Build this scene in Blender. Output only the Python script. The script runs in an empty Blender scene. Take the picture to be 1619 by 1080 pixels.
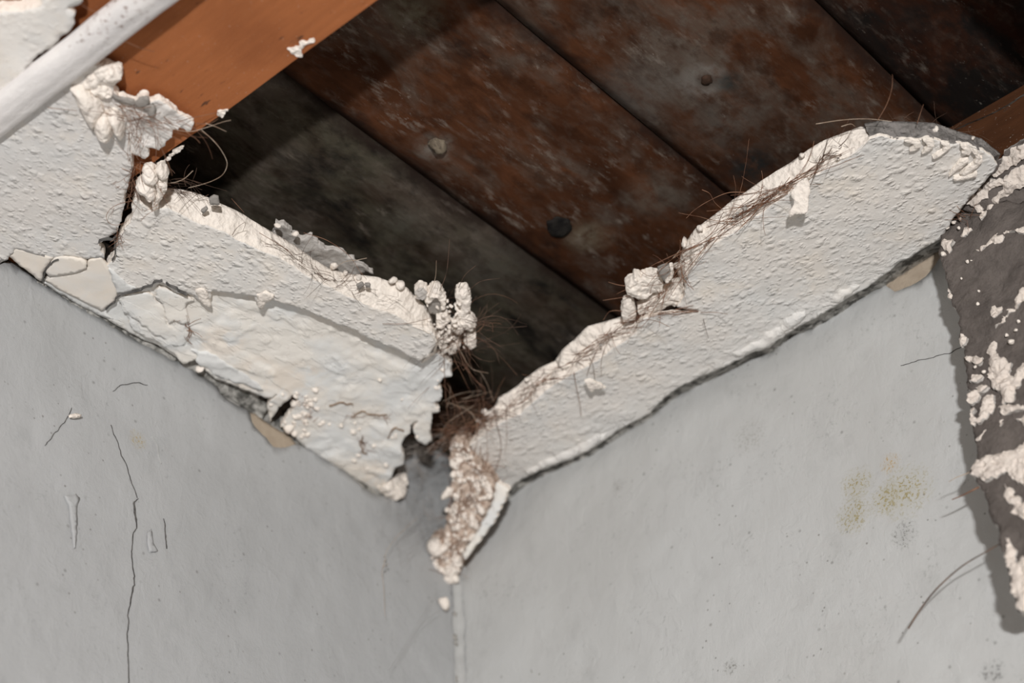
import bpy, math, random
import numpy as np
from mathutils import Vector, Matrix
from mathutils.geometry import delaunay_2d_cdt

random.seed(7)
rng = np.random.default_rng(11)
S = bpy.context.scene
COL = S.collection

# ------------------------------------------------------------------ camera
# world: the wall corner is the origin, z = 0 is the underside of the ceiling,
# x runs along the left wall, y along the right wall, both towards the camera
ROT = np.array([[-0.65757253, 0.45388069, 0.60132411],
                [0.75218308, 0.44070311, 0.48989936],
                [-0.04264954, 0.77445018, -0.63119563]])
EYE = np.array([0.74671869, 0.65926378, -0.6691655])
F = 3200.0
cam_data = bpy.data.cameras.new('camera')
cam = bpy.data.objects.new('camera', cam_data)
COL.objects.link(cam)
M4 = Matrix([list(ROT[i]) + [EYE[i]] for i in range(3)] + [[0, 0, 0, 1]])
cam.matrix_world = M4
cam_data.sensor_width = 36.0
cam_data.lens = F * 36.0 / 1619.0
cam_data.clip_start = 0.02
cam_data.dof.use_dof = True
cam_data.dof.focus_distance = 0.99
cam_data.dof.aperture_fstop = 5.6
S.camera = cam

# ------------------------------------------------------------------ world, light, exposure
W = bpy.data.worlds.new('world')
S.world = W
W.use_nodes = True
W.node_tree.nodes['Background'].inputs[0].default_value = (1.0, 0.80, 0.58, 1)
W.node_tree.nodes['Background'].inputs[1].default_value = 0.30
# the photographer's flash, held high on a stand behind and above the lens
fl = bpy.data.lights.new('flash', 'AREA')
fl.shape = 'RECTANGLE'
fl.size, fl.size_y = 0.09, 0.06
fl.energy = 48.5
fl.color = (1.0, 0.99, 0.98)
flash = bpy.data.objects.new('flash', fl)
COL.objects.link(flash)
up = ROT @ np.array([0, 1, 0])
fpos = Vector(EYE + up * 0.56 + ROT @ np.array([0, 0, 1.3]))
aim = Vector((0.14, 0.17, -0.02))
flash.location = fpos
flash.rotation_euler = (aim - fpos).to_track_quat('-Z', 'Y').to_euler()
S.view_settings.view_transform = 'Standard'
S.view_settings.look = 'None'
S.view_settings.gamma = 1.0
S.view_settings.use_curve_mapping = False
S.view_settings.exposure = 0.0


# ------------------------------------------------------------------ numeric helpers
def ray(p):
    return ROT @ np.array([(p[0] - 809.5) / F, -(p[1] - 540.0) / F, -1.0])


class Plane:
    """a real surface in the room: point o, normal n facing the room"""
    def __init__(s, o, n, u=None):
        s.o = np.array(o, float)
        s.n = np.array(n, float) / np.linalg.norm(n)
        u = np.array(u if u is not None else (np.cross(s.n, [0.3, 0.2, 0.9])), float)
        u -= s.n * (u @ s.n)
        s.u = u / np.linalg.norm(u)
        s.v = np.cross(s.n, s.u)

    def at(s, p):
        d = ray(p)
        return EYE + d * (((s.o - EYE) @ s.n) / (d @ s.n))

    def two(s, P):
        q = np.asarray(P) - s.o
        return np.stack([q @ s.u, q @ s.v], -1)

    def three(s, q):
        q = np.asarray(q)
        return s.o + q[..., :1] * s.u + q[..., 1:2] * s.v


def ceil_plane(z):
    return Plane((0, 0, z), (0, 0, -1), (0, 1, 0))


CE = ceil_plane(0.0)
WR = Plane((0, 0, 0), (1, 0, 0), (0, 1, 0))
WL = Plane((0, 0, 0), (0, 1, 0), (1, 0, 0))


def hsh(i, j, k, s):
    n = (i * 374761393 + j * 668265263 + k * 2147483647 + s * 974634777) & 0xFFFFFFFF
    n = ((n ^ (n >> 13)) * 1274126177) & 0xFFFFFFFF
    n = ((n ^ (n >> 16)) * 2246822519) & 0xFFFFFFFF
    return ((n ^ (n >> 15)) & 0xFFFF) / 32767.5 - 1.0


def vnoise(P, s=0):
    P = np.asarray(P, float)
    i = np.floor(P).astype(np.int64)
    f = P - i
    f = f * f * f * (f * (f * 6 - 15) + 10)
    r = 0
    for a in (0, 1):
        for b in (0, 1):
            for c in (0, 1):
                w = (f[:, 0] if a else 1 - f[:, 0]) * (f[:, 1] if b else 1 - f[:, 1]) * (f[:, 2] if c else 1 - f[:, 2])
                r = r + w * hsh(i[:, 0] + a, i[:, 1] + b, i[:, 2] + c, s)
    return r


def fbm(P, o=3, s=0):
    r, a, t = 0, 1.0, 0
    P = np.asarray(P, float)
    for k in range(o):
        r = r + a * vnoise(P * 2.03 ** k + 17.3 * k, s + k)
        t += a
        a *= 0.5
    return r / t


def facets(P, freq, s=0, tilt=0.9):
    """broken-gypsum facets: every cell is a small tilted plane"""
    P = np.asarray(P, float) * freq
    i0 = np.floor(P).astype(np.int64)
    best = np.full(len(P), 1e9)
    h = np.zeros(len(P))
    for a in (-1, 0, 1):
        for b in (-1, 0, 1):
            for c in (-1, 0, 1):
                j = i0 + np.array([a, b, c])
                ctr = np.stack([j[:, k] + 0.5 + 0.45 * hsh(j[:, 0], j[:, 1], j[:, 2], s + k) for k in range(3)], -1)
                d = P - ctr
                dist = (d * d).sum(1)
                t = np.stack([hsh(j[:, 0], j[:, 1], j[:, 2], s + 5 + k) for k in range(3)], -1)
                hh = 0.5 * hsh(j[:, 0], j[:, 1], j[:, 2], s + 9) + tilt * (d * t).sum(1)
                m = dist < best
                best = np.where(m, dist, best)
                h = np.where(m, hh, h)
    return h


def crag(amp, freq, s=0, k=1.5):
    """chunky broken surface"""
    return lambda P: facets(P, freq * k, s) * amp + fbm(P * freq * 3.5, 2, s) * amp * 0.5


def inside(q, poly):
    x, y = q[:, 0], q[:, 1]
    r = np.zeros(len(q), bool)
    n = len(poly)
    for k in range(n):
        x0, y0 = poly[k]
        x1, y1 = poly[(k + 1) % n]
        if y0 == y1:
            continue
        c = ((y0 > y) != (y1 > y))
        r ^= c & (x < (x1 - x0) * (y - y0) / (y1 - y0) + x0)
    return r


def edist(q, poly):
    d = np.full(len(q), 1e9)
    n = len(poly)
    for k in range(n):
        a, b = poly[k], poly[(k + 1) % n]
        e = b - a
        L = e @ e
        if L < 1e-16:
            continue
        t = np.clip(((q - a) @ e) / L, 0, 1)
        d = np.minimum(d, np.hypot(q[:, 0] - a[0] - t * e[0], q[:, 1] - a[1] - t * e[1]))
    return d


def resample(P, step=None, n=None, closed=False):
    P = np.asarray(P, float)
    if closed:
        P = np.vstack([P, P[:1]])
    L = np.concatenate([[0], np.cumsum(np.linalg.norm(np.diff(P, axis=0), axis=1))])
    if n is None:
        n = max(3, int(L[-1] / step) + 1)
    t = np.linspace(0, L[-1], n, endpoint=not closed)
    return np.stack([np.interp(t, L, P[:, k]) for k in range(P.shape[1])], -1)


def smooth_line(P, n):
    """Catmull-Rom through P"""
    P = np.asarray(P, float)
    Q = np.vstack([2 * P[0] - P[1], P, 2 * P[-1] - P[-2]])
    out = []
    m = len(P) - 1
    for t in np.linspace(0, m - 1e-6, n):
        i = int(t)
        f = t - i
        a, b, c, d = Q[i], Q[i + 1], Q[i + 2], Q[i + 3]
        out.append(0.5 * (2 * b + (c - a) * f + (2 * a - 5 * b + 4 * c - d) * f * f + (3 * b - a - 3 * c + d) * f ** 3))
    return np.array(out)


# ------------------------------------------------------------------ object helpers
def tag(o, label=None, cat=None, group=None, kind=None):
    if label: o['label'] = label
    if cat: o['category'] = cat
    if group: o['group'] = group
    if kind: o['kind'] = kind
    return o


def empty(name, loc):
    o = bpy.data.objects.new(name, None)
    o.empty_display_size = 0.01
    COL.objects.link(o)
    o.location = [float(c) for c in loc]
    return o


def link(name, V, Fc, mats, idx=None, parent=None, flat=False):
    V = np.asarray(V, float)
    c = V.mean(0)
    me = bpy.data.meshes.new(name)
    me.from_pydata((V - c).tolist(), [], Fc)
    for m in (mats if isinstance(mats, (list, tuple)) else [mats]):
        me.materials.append(m)
    if idx is not None:
        me.polygons.foreach_set('material_index', np.asarray(idx, np.int32))
    if not flat:
        me.polygons.foreach_set('use_smooth', np.ones(len(me.polygons), bool))
    me.update()
    o = bpy.data.objects.new(name, me)
    COL.objects.link(o)
    set_parent(o, parent, c)
    return o


def wloc(o):
    v = np.array(o.location)
    while o.parent is not None:
        o = o.parent
        v = v + np.array(o.location)
    return v


def set_parent(o, parent, c):
    if parent is not None:
        o.parent = parent
        o.location = [float(x) for x in (np.asarray(c) - wloc(parent))]
    else:
        o.location = [float(x) for x in c]


def slab(name, plane, outline, thick, mats, res=0.003, ragged=0.0008, rfreq=400, disp=None, dome=0.0, dome_p=0.6,
         dome_w=None, parent=None, rings=3, rough=0.0006, taper=0.0, seed=0, flat=False):
    """a broken piece: outline (3-D points on the plane), front face towards the room, torn edge, back"""
    q = plane.two(np.array(outline))
    q = resample(q, res * 0.75, closed=True)
    n = len(q)
    if ragged:
        nx = np.roll(q, -1, 0) - np.roll(q, 1, 0)
        nx = np.stack([nx[:, 1], -nx[:, 0]], -1)
        nx /= np.linalg.norm(nx, axis=1)[:, None] + 1e-12
        w = fbm(np.column_stack([q * rfreq, np.full(n, seed * 3.7)]), 3, seed)
        q = q + nx * (w * ragged * 1.6)[:, None]
    lo, hi = q.min(0), q.max(0)
    gx, gy = np.meshgrid(np.arange(lo[0], hi[0], res), np.arange(lo[1], hi[1], res * 0.866))
    gx = gx + (np.arange(gx.shape[0]) % 2)[:, None] * res * 0.5
    g = np.stack([gx.ravel(), gy.ravel()], -1)
    g += rng.uniform(-0.18, 0.18, g.shape) * res
    g = g[inside(g, q)]
    if len(g):
        g = g[edist(g, q) > res * 0.55]
    pts = np.vstack([q, g]) if len(g) else q
    vs, _, fs, ov, _, _ = delaunay_2d_cdt([Vector(p) for p in (pts * 1000).tolist()],
                                          [(k, (k + 1) % n) for k in range(n)], [], 0, 1e-5)
    vs = np.array([tuple(v) for v in vs]) / 1000.0
    fs = np.array([f for f in fs if len(f) == 3], int)
    fs = fs[inside(vs[fs].mean(1), q)]
    # orient towards +n  (u x v = n)
    a, b, c = vs[fs[:, 0]], vs[fs[:, 1]], vs[fs[:, 2]]
    ar = (b[:, 0] - a[:, 0]) * (c[:, 1] - a[:, 1]) - (b[:, 1] - a[:, 1]) * (c[:, 0] - a[:, 0])
    fs[ar < 0] = fs[ar < 0][:, ::-1]
    # boundary edges of what was kept
    ec = {}
    for f in fs.tolist():
        for k in range(3):
            ec[(f[k], f[(k + 1) % 3])] = 1
    bd = [(i, j) for (i, j) in ec if (j, i) not in ec]
    P = plane.three(vs)
    h = np.zeros(len(vs))
    if disp is not None:
        h = h + disp(P)
    if dome:
        d = edist(vs, q)
        w = dome_w or d.max()
        t = np.clip(d / max(w, 1e-9), 0, 1)
        h = h + dome * np.clip(t * 1.2, 0, 1) ** dome_p
    V = [P + h[:, None] * plane.n]
    F_ = fs.tolist()
    idx = [0] * len(F_)
    bv = sorted({i for e in bd for i in e})
    bi = {v: k for k, v in enumerate(bv)}
    nb = len(bv)
    base = P[bv]
    hb = h[bv]
    cen = vs[bv].mean(0)
    outw = vs[bv] - cen
    outw /= np.linalg.norm(outw, axis=1)[:, None] + 1e-9
    out3 = outw[:, :1] * plane.u + outw[:, 1:] * plane.v
    off = len(vs)
    prev = {v: v for v in bv}
    for r in range(1, rings + 1):
        t = r / rings
        ro = fbm(np.column_stack([base * 500 + r * 5.1]), 2, seed + 9) * rough * (1.0 if r < rings else 0.5)
        pr = base + out3 * (ro + taper * t)[:, None] + plane.n * (hb * (1 - t) - thick * t)[:, None]
        V.append(pr)
        cur = {v: off + bi[v] for v in bv}
        for i, j in bd:
            F_.append([j, i, cur[i], cur[j]])
            idx.append(1)
        prev_new = cur
        if r > 1:
            for k in range(len(bd)):
                i, j = bd[k]
                F_[-len(bd) + k] = [prev[j], prev[i], cur[i], cur[j]]
        prev = prev_new
        off += nb
    # back
    V.append(P - plane.n * thick)
    bo = off
    # back uses its own copy of the ring so the edge stays crisp
    F_ += [[f[0] + bo, f[2] + bo, f[1] + bo] for f in fs.tolist()] if len(fs) < 6000 else []
    idx += [1] * (len(F_) - len(idx))
    V = np.vstack(V)
    if not isinstance(mats, (list, tuple)):
        mats = [mats, mats]
    return link(name, V, F_, mats, idx, parent, flat)


def px(plane, pts):
    return [plane.at(p) for p in pts]


def loft(name, A, B, mat, nu=None, nv=7, lump=0.0012, freq=250, bulge=0.0, back=None, outd=(0, 0, 1), parent=None, seed=0, step=0.0016):
    """torn edge between two 3-D lines A (lower) and B (upper), lumpy, with a return over the top"""
    A, B = np.array(A), np.array(B)
    L = np.linalg.norm(np.diff(B, axis=0), axis=1).sum()
    nu = nu or int(L / step)
    A, B = resample(A, n=nu), resample(B, n=nu)
    outd = np.array(outd, float)
    outd /= np.linalg.norm(outd)
    rows = []
    for k in range(nv + 1):
        t = k / nv
        p = A * (1 - t) + B * t
        b = bulge * math.sin(math.pi * t)
        w = fbm(p * freq, 4, seed) * lump * (0.35 + math.sin(math.pi * min(1, t * 0.9 + 0.05)))
        w2 = facets(p, freq * 0.9, seed + 5) * lump * 0.8 * math.sin(math.pi * min(1, 0.15 + t * 0.85))
        rows.append(p + outd * (w + w2 + b)[:, None])
    if back is not None:
        back = np.array(back, float)
        jag = fbm(B * 300, 3, seed + 3)[:, None] * 0.002
        rows.append(rows[-1] + back * 0.25 + np.array([0, 0, 1]) * jag)
        rows.append(rows[-1] + back)
    V = np.vstack(rows)
    Fc = []
    R = len(rows)
    for r in range(R - 1):
        for k in range(nu - 1):
            a = r * nu + k
            Fc.append([a, a + 1, a + nu + 1, a + nu])
    return link(name, V, Fc, mat, None, parent)


def tubes(name, lines, mat, parent=None, sides=4):
    """thin strands: [(points, radius0, radius1)]"""
    V, Fc = [], []
    o = 0
    for P, r0, r1 in lines:
        P = np.asarray(P)
        n = len(P)
        T = np.gradient(P, axis=0)
        T /= np.linalg.norm(T, axis=1)[:, None] + 1e-12
        a = np.cross(T, [0.31, 0.52, 0.79])
        a /= np.linalg.norm(a, axis=1)[:, None] + 1e-12
        b = np.cross(T, a)
        rr = np.linspace(r0, r1, n)
        for k in range(sides):
            an = 2 * math.pi * k / sides
            V.append(P + (a * math.cos(an) + b * math.sin(an)) * rr[:, None])
        for k in range(sides):
            k2 = (k + 1) % sides
            for i in range(n - 1):
                Fc.append([o + k * n + i, o + k2 * n + i, o + k2 * n + i + 1, o + k * n + i + 1])
        o += sides * n
    return link(name, np.vstack(V), Fc, mat, None, parent)


def strand(p0, d, length, curl=1.0, n=12, droop=0.0):
    """a hair that starts at p0, leaves along d and bends steadily"""
    d = np.array(d, float)
    d /= np.linalg.norm(d)
    ax = rng.normal(size=3)
    ax /= np.linalg.norm(ax)
    ang = curl * rng.normal() * 1.2 / n
    P = [np.array(p0, float)]
    for k in range(n - 1):
        d = d + np.cross(ax, d) * ang + rng.normal(size=3) * 0.05 + np.array([0, 0, -droop / n])
        d /= np.linalg.norm(d)
        P.append(P[-1] + d * length / (n - 1))
    return np.array(P)


def bundle(line, count, lmin, lmax, spread=0.004, wild=0.5, curl=1.0, r=0.00016, out=(0, 0, -1), droop=0.0):
    """strands that run more or less along a 3-D line"""
    line = resample(np.array(line), n=60)
    T = np.gradient(line, axis=0)
    T /= np.linalg.norm(T, axis=1)[:, None] + 1e-12
    out = np.array(out, float)
    res = []
    for _ in range(count):
        k = rng.integers(0, 60)
        p = line[k] + rng.normal(size=3) * spread * 0.5 + out * abs(rng.normal()) * spread * 0.3
        d = T[k] * rng.choice([-1, 1]) + rng.normal(size=3) * wild + out * wild * 0.25
        rad = r * rng.uniform(0.6, 1.25)
        res.append((strand(p, d, rng.uniform(lmin, lmax), curl, droop=droop), rad, rad * 0.55))
    return res


def pline(pts, plane, n=24, rad=0.00018, r1=None, lift=None):
    P = np.array(px(plane, pts))
    if lift is not None:
        P = P + np.array(lift)
    P = smooth_line(P, n)
    return (P, rad, r1 or rad * 0.6)


# ------------------------------------------------------------------ materials
class NT:
    def __init__(s, name):
        s.m = bpy.data.materials.new(name)
        s.m.use_nodes = True
        s.t = s.m.node_tree
        s.b = s.t.nodes['Principled BSDF']
        s.tc = s.t.nodes.new('ShaderNodeTexCoord')
        s.geo = s.t.nodes.new('ShaderNodeNewGeometry')
        s.b.inputs['Specular IOR Level'].default_value = 0.15
        s.b.inputs['Roughness'].default_value = 0.85

    def n(s, kind, **kw):
        nd = s.t.nodes.new(kind)
        for k, v in kw.items():
            setattr(nd, k, v)
        return nd

    def l(s, a, b):
        s.t.links.new(a, b)

    def pos(s, scale=(1, 1, 1), rot=(0, 0, 0), loc=(0, 0, 0)):
        mp = s.n('ShaderNodeMapping')
        mp.inputs['Scale'].default_value = scale
        mp.inputs['Rotation'].default_value = rot
        mp.inputs['Location'].default_value = loc
        s.l(s.geo.outputs['Position'], mp.inputs[0])
        return mp.outputs[0]

    def noise(s, vec, scale, detail=3, rough=0.55, dist=0.0):
        nd = s.n('ShaderNodeTexNoise')
        s.l(vec, nd.inputs['Vector'])
        nd.inputs['Scale'].default_value = scale
        nd.inputs['Detail'].default_value = detail
        nd.inputs['Roughness'].default_value = rough
        nd.inputs['Distortion'].default_value = dist
        return nd.outputs[0]

    def voro(s, vec, scale, feature='F1', out=0, rand=1.0):
        nd = s.n('ShaderNodeTexVoronoi', feature=feature)
        s.l(vec, nd.inputs['Vector'])
        nd.inputs['Scale'].default_value = scale
        nd.inputs['Randomness'].default_value = rand
        return nd.outputs[out]

    def ramp(s, fac, stops, interp='LINEAR'):
        nd = s.n('ShaderNodeValToRGB')
        nd.color_ramp.interpolation = interp
        e = nd.color_ramp.elements
        while len(e) < len(stops):
            e.new(0.5)
        for k, (p, c) in enumerate(stops):
            e[k].position = p
            e[k].color = (c, c, c, 1) if isinstance(c, (int, float)) else (*c, 1)
        s.l(fac, nd.inputs[0])
        return nd.outputs[0]

    def mix(s, fac, a, b, mode='MIX'):
        nd = s.n('ShaderNodeMix', data_type='RGBA', blend_type=mode)
        for k, v in ((0, fac), (6, a), (7, b)):
            if hasattr(v, 'links') or hasattr(v, 'is_linked'):
                s.l(v, nd.inputs[k])
            elif isinstance(v, (int, float)):
                nd.inputs[k].default_value = v
            else:
                nd.inputs[k].default_value = (*v, 1)
        return nd.outputs[2]

    def math(s, op, a, b=0.0, clamp=False):
        nd = s.n('ShaderNodeMath', operation=op, use_clamp=clamp)
        for k, v in ((0, a), (1, b)):
            if isinstance(v, (int, float)):
                nd.inputs[k].default_value = v
            else:
                s.l(v, nd.inputs[k])
        return nd.outputs[0]

    def spot(s, centre, r0, r1):
        """1 within r0 of a world point, 0 beyond r1"""
        nd = s.n('ShaderNodeVectorMath', operation='DISTANCE')
        s.l(s.geo.outputs['Position'], nd.inputs[0])
        nd.inputs[1].default_value = [float(c) for c in centre]
        mr = s.n('ShaderNodeMapRange')
        s.l(nd.outputs['Value'], mr.inputs[0])
        mr.inputs[1].default_value = r0
        mr.inputs[2].default_value = r1
        mr.inputs[3].default_value = 1
        mr.inputs[4].default_value = 0
        return mr.outputs[0]

    def color(s, c):
        s.l(c, s.b.inputs['Base Color'])

    def bump(s, h, strength, dist, prev=None):
        nd = s.n('ShaderNodeBump')
        nd.inputs['Strength'].default_value = strength
        nd.inputs['Distance'].default_value = dist
        s.l(h, nd.inputs['Height'])
        if prev is not None:
            s.l(prev, nd.inputs['Normal'])
        s.l(nd.outputs[0], s.b.inputs['Normal'])
        return nd.outputs[0]


def mat_stipple(name, stretch, base=(0.78, 0.735, 0.685), cool=(0.66, 0.665, 0.66), amount=1.0, warm=(0.80, 0.72, 0.62), foot=None):
    """thick stippled ceiling paint, its drips drawn out along one way"""
    t = NT(name)
    wob = t.n('ShaderNodeVectorMath', operation='ADD')
    nz = t.n('ShaderNodeTexNoise')
    nz.inputs['Scale'].default_value = 160
    nz.inputs['Detail'].default_value = 3
    t.l(t.geo.outputs['Position'], nz.inputs['Vector'])
    sc = t.n('ShaderNodeVectorMath', operation='SCALE')
    t.l(nz.outputs['Color'], sc.inputs[0])
    sc.inputs['Scale'].default_value = 0.0042
    t.l(t.pos(stretch), wob.inputs[0])
    t.l(sc.outputs[0], wob.inputs[1])
    p = wob.outputs[0]
    a = t.ramp(t.voro(p, 190), [(0.12, 1.0), (0.50, 0.0)])
    b = t.ramp(t.voro(p, 400), [(0.12, 1.0), (0.52, 0.0)])
    ma = t.ramp(t.noise(t.pos(loc=(1, 2, 3)), 110, 2, 0.5), [(0.40, 0.1), (0.60, 1.0)])
    mb = t.ramp(t.noise(t.pos(loc=(6, 2, 3)), 150, 2, 0.5), [(0.40, 0.15), (0.62, 1.0)])
    c = t.noise(t.pos((1, 1, 1)), 800, 2.0, 0.6)
    h = t.math('ADD', t.math('ADD', t.math('MULTIPLY', t.math('MULTIPLY', a, ma), 0.85), t.math('MULTIPLY', t.math('MULTIPLY', b, mb), 0.55)), t.math('MULTIPLY', c, 0.14))
    ft = None
    if foot is not None:
        sx = t.n('ShaderNodeSeparateXYZ')
        t.l(t.geo.outputs['Position'], sx.inputs[0])
        q = t.math('ADD', sx.outputs[foot[0]], t.math('MULTIPLY', t.math('SUBTRACT', t.noise(t.pos(loc=(1, 1, 4)), 45, 4, 0.6), 0.5), 0.05))
        mr = t.n('ShaderNodeMapRange')
        t.l(q, mr.inputs[0])
        mr.inputs[1].default_value = foot[1]
        mr.inputs[2].default_value = foot[2]
        mr.inputs[3].default_value = 1.0
        mr.inputs[4].default_value = 0.0
        ft = mr.outputs[0]
        h = t.math('MULTIPLY', h, t.math('SUBTRACT', 1.0, t.math('MULTIPLY', ft, 0.72)))
        h = t.math('ADD', h, t.math('MULTIPLY', t.math('MULTIPLY', t.ramp(t.noise(t.pos(stretch, loc=(2, 2, 2)), 95, 4, 0.6, 0.6), [(0.48, 0.0), (0.58, 1.0)]), ft), 0.8))
    t.bump(h, 1.0, 0.00095 * amount)
    col = t.mix(t.ramp(t.noise(t.pos(), 22, 4, 0.6), [(0.40, 0.0), (0.68, 1.0)]), base, cool)
    col = t.mix(t.ramp(t.noise(t.pos(loc=(5, 5, 5)), 40, 4, 0.65), [(0.52, 0.0), (0.75, 0.6)]), col, warm)
    col = t.mix(t.ramp(t.noise(t.pos(loc=(9, 2, 5)), 900, 2, 0.6), [(0.66, 0.0), (0.74, 0.25)]), col, (0.30, 0.26, 0.22))
    if ft is not None:
        col = t.mix(t.math('MULTIPLY', ft, 0.6), col, (0.72, 0.71, 0.69))
    t.color(col)
    return t.m


def mat_raw(name, base=(0.84, 0.775, 0.70), dark=(0.55, 0.47, 0.40), dirt=0.25, bumpy=1.0, lump=320):
    """bare broken gypsum"""
    t = NT(name)
    p = t.pos()
    a = t.noise(p, lump, 4, 0.6)
    v = t.voro(p, 420)
    h = t.math('ADD', a, t.math('MULTIPLY', v, 0.45))
    t.bump(h, 0.9, 0.0013 * bumpy)
    col = t.mix(t.ramp(t.noise(t.pos(loc=(2, 7, 1)), 150, 4, 0.65), [(0.50, 0.0), (0.72, dirt)]), base, dark)
    col = t.mix(t.ramp(t.noise(t.pos(loc=(1, 3, 8)), 700, 3, 0.6), [(0.68, 0.0), (0.74, dirt * 1.6)]), col, (0.16, 0.12, 0.10))
    t.color(col)
    return t.m


def mat_flat(name, base, other, scale=60, lo=0.42, hi=0.62, bumpy=0.3, bscale=300, speck=0.3, spcol=(0.25, 0.22, 0.19)):
    t = NT(name)
    p = t.pos()
    t.bump(t.noise(p, bscale, 4, 0.6), 0.8, 0.0008 * bumpy)
    col = t.mix(t.ramp(t.noise(t.pos(loc=(4, 4, 4)), scale, 4, 0.6, 0.4), [(lo, 0.0), (hi, 1.0)]), base, other)
    if speck:
        col = t.mix(t.ramp(t.noise(t.pos(loc=(8, 1, 3)), 500, 3, 0.65), [(0.68, 0.0), (0.76, speck)]), col, spcol)
    t.color(col)
    return t.m


def mat_wall(name, base, cool, blotch_pts=(), seed=0, across=(1, 1, 1)):
    t = NT(name)
    p = t.pos()
    lo_ = (seed, seed * 2.0, seed * 1.3)
    # trowelled and flaking paint: low swells, a few hard-edged ridges, fine orange peel
    sw = t.noise(p, 16, 3, 0.5)
    rd = t.ramp(t.noise(t.pos(across, loc=lo_), 45, 5, 0.62, 0.6), [(0.60, 0.0), (0.66, 1.0)])
    fine = t.noise(p, 420, 3, 0.55)
    md = t.noise(t.pos(across, loc=lo_), 80, 5, 0.66, 0.3)
    h = t.math('ADD', t.math('ADD', t.math('MULTIPLY', sw, 2.2), t.math('MULTIPLY', rd, 0.13)), t.math('ADD', t.math('MULTIPLY', fine, 0.12), t.math('MULTIPLY', md, 0.85)))
    t.bump(h, 0.75, 0.0012)
    col = t.mix(t.ramp(t.noise(t.pos(loc=lo_), 9, 4, 0.6, 0.5), [(0.38, 0.0), (0.64, 1.0)]), base, cool)
    col = t.mix(t.ramp(t.noise(t.pos(across, loc=(7 + seed, 2, 6)), 38, 5, 0.7), [(0.56, 0.0), (0.80, 0.45)]), col, [c * 0.74 for c in base])
    # flyspecks and little dark spots
    v = t.voro(t.pos(loc=lo_), 80)
    vm = t.ramp(t.noise(t.pos(loc=(3 + seed, 8, 1)), 30, 2, 0.5), [(0.44, 0.0), (0.50, 1.0)])
    col = t.mix(t.math('MULTIPLY', t.ramp(v, [(0.02, 0.5), (0.10, 0.0)]), vm), col, (0.10, 0.095, 0.085))
    v2 = t.voro(t.pos(loc=(2 + seed, 1, 4)), 170)
    vm2 = t.ramp(t.noise(t.pos(loc=(1 + seed, 6, 2)), 20, 3, 0.6), [(0.50, 0.0), (0.58, 1.0)])
    col = t.mix(t.math('MULTIPLY', t.ramp(v2, [(0.07, 0.6), (0.13, 0.0)]), vm2), col, (0.14, 0.13, 0.115))
    sm = t.math('MULTIPLY', t.ramp(t.noise(t.pos(loc=(4 + seed, 4, 1)), 300, 4, 0.7), [(0.56, 0.0), (0.68, 0.55)]), t.ramp(t.noise(t.pos(loc=(2 + seed, 9, 5)), 26, 4, 0.65), [(0.50, 0.0), (0.66, 1.0)]))
    col = t.mix(sm, col, [c * 0.55 for c in base])
    # mould blooms
    for (c, r, cc) in blotch_pts:
        g = t.ramp(t.noise(t.pos(loc=(c[1] * 50, 3, c[2] * 70)), 620, 3, 0.65), [(0.52, 0.0), (0.61, 0.85)])
        f = t.math('MULTIPLY', t.spot(c, r * 0.35, r * 1.15), g)
        col = t.mix(f, col, cc)
        col = t.mix(t.math('MULTIPLY', t.spot(c, 0.0, r), 0.22), col, cc)
    t.color(col)
    t.b.inputs['Roughness'].default_value = 0.6
    t.b.inputs['Specular IOR Level'].default_value = 0.2
    return t.m


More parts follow.
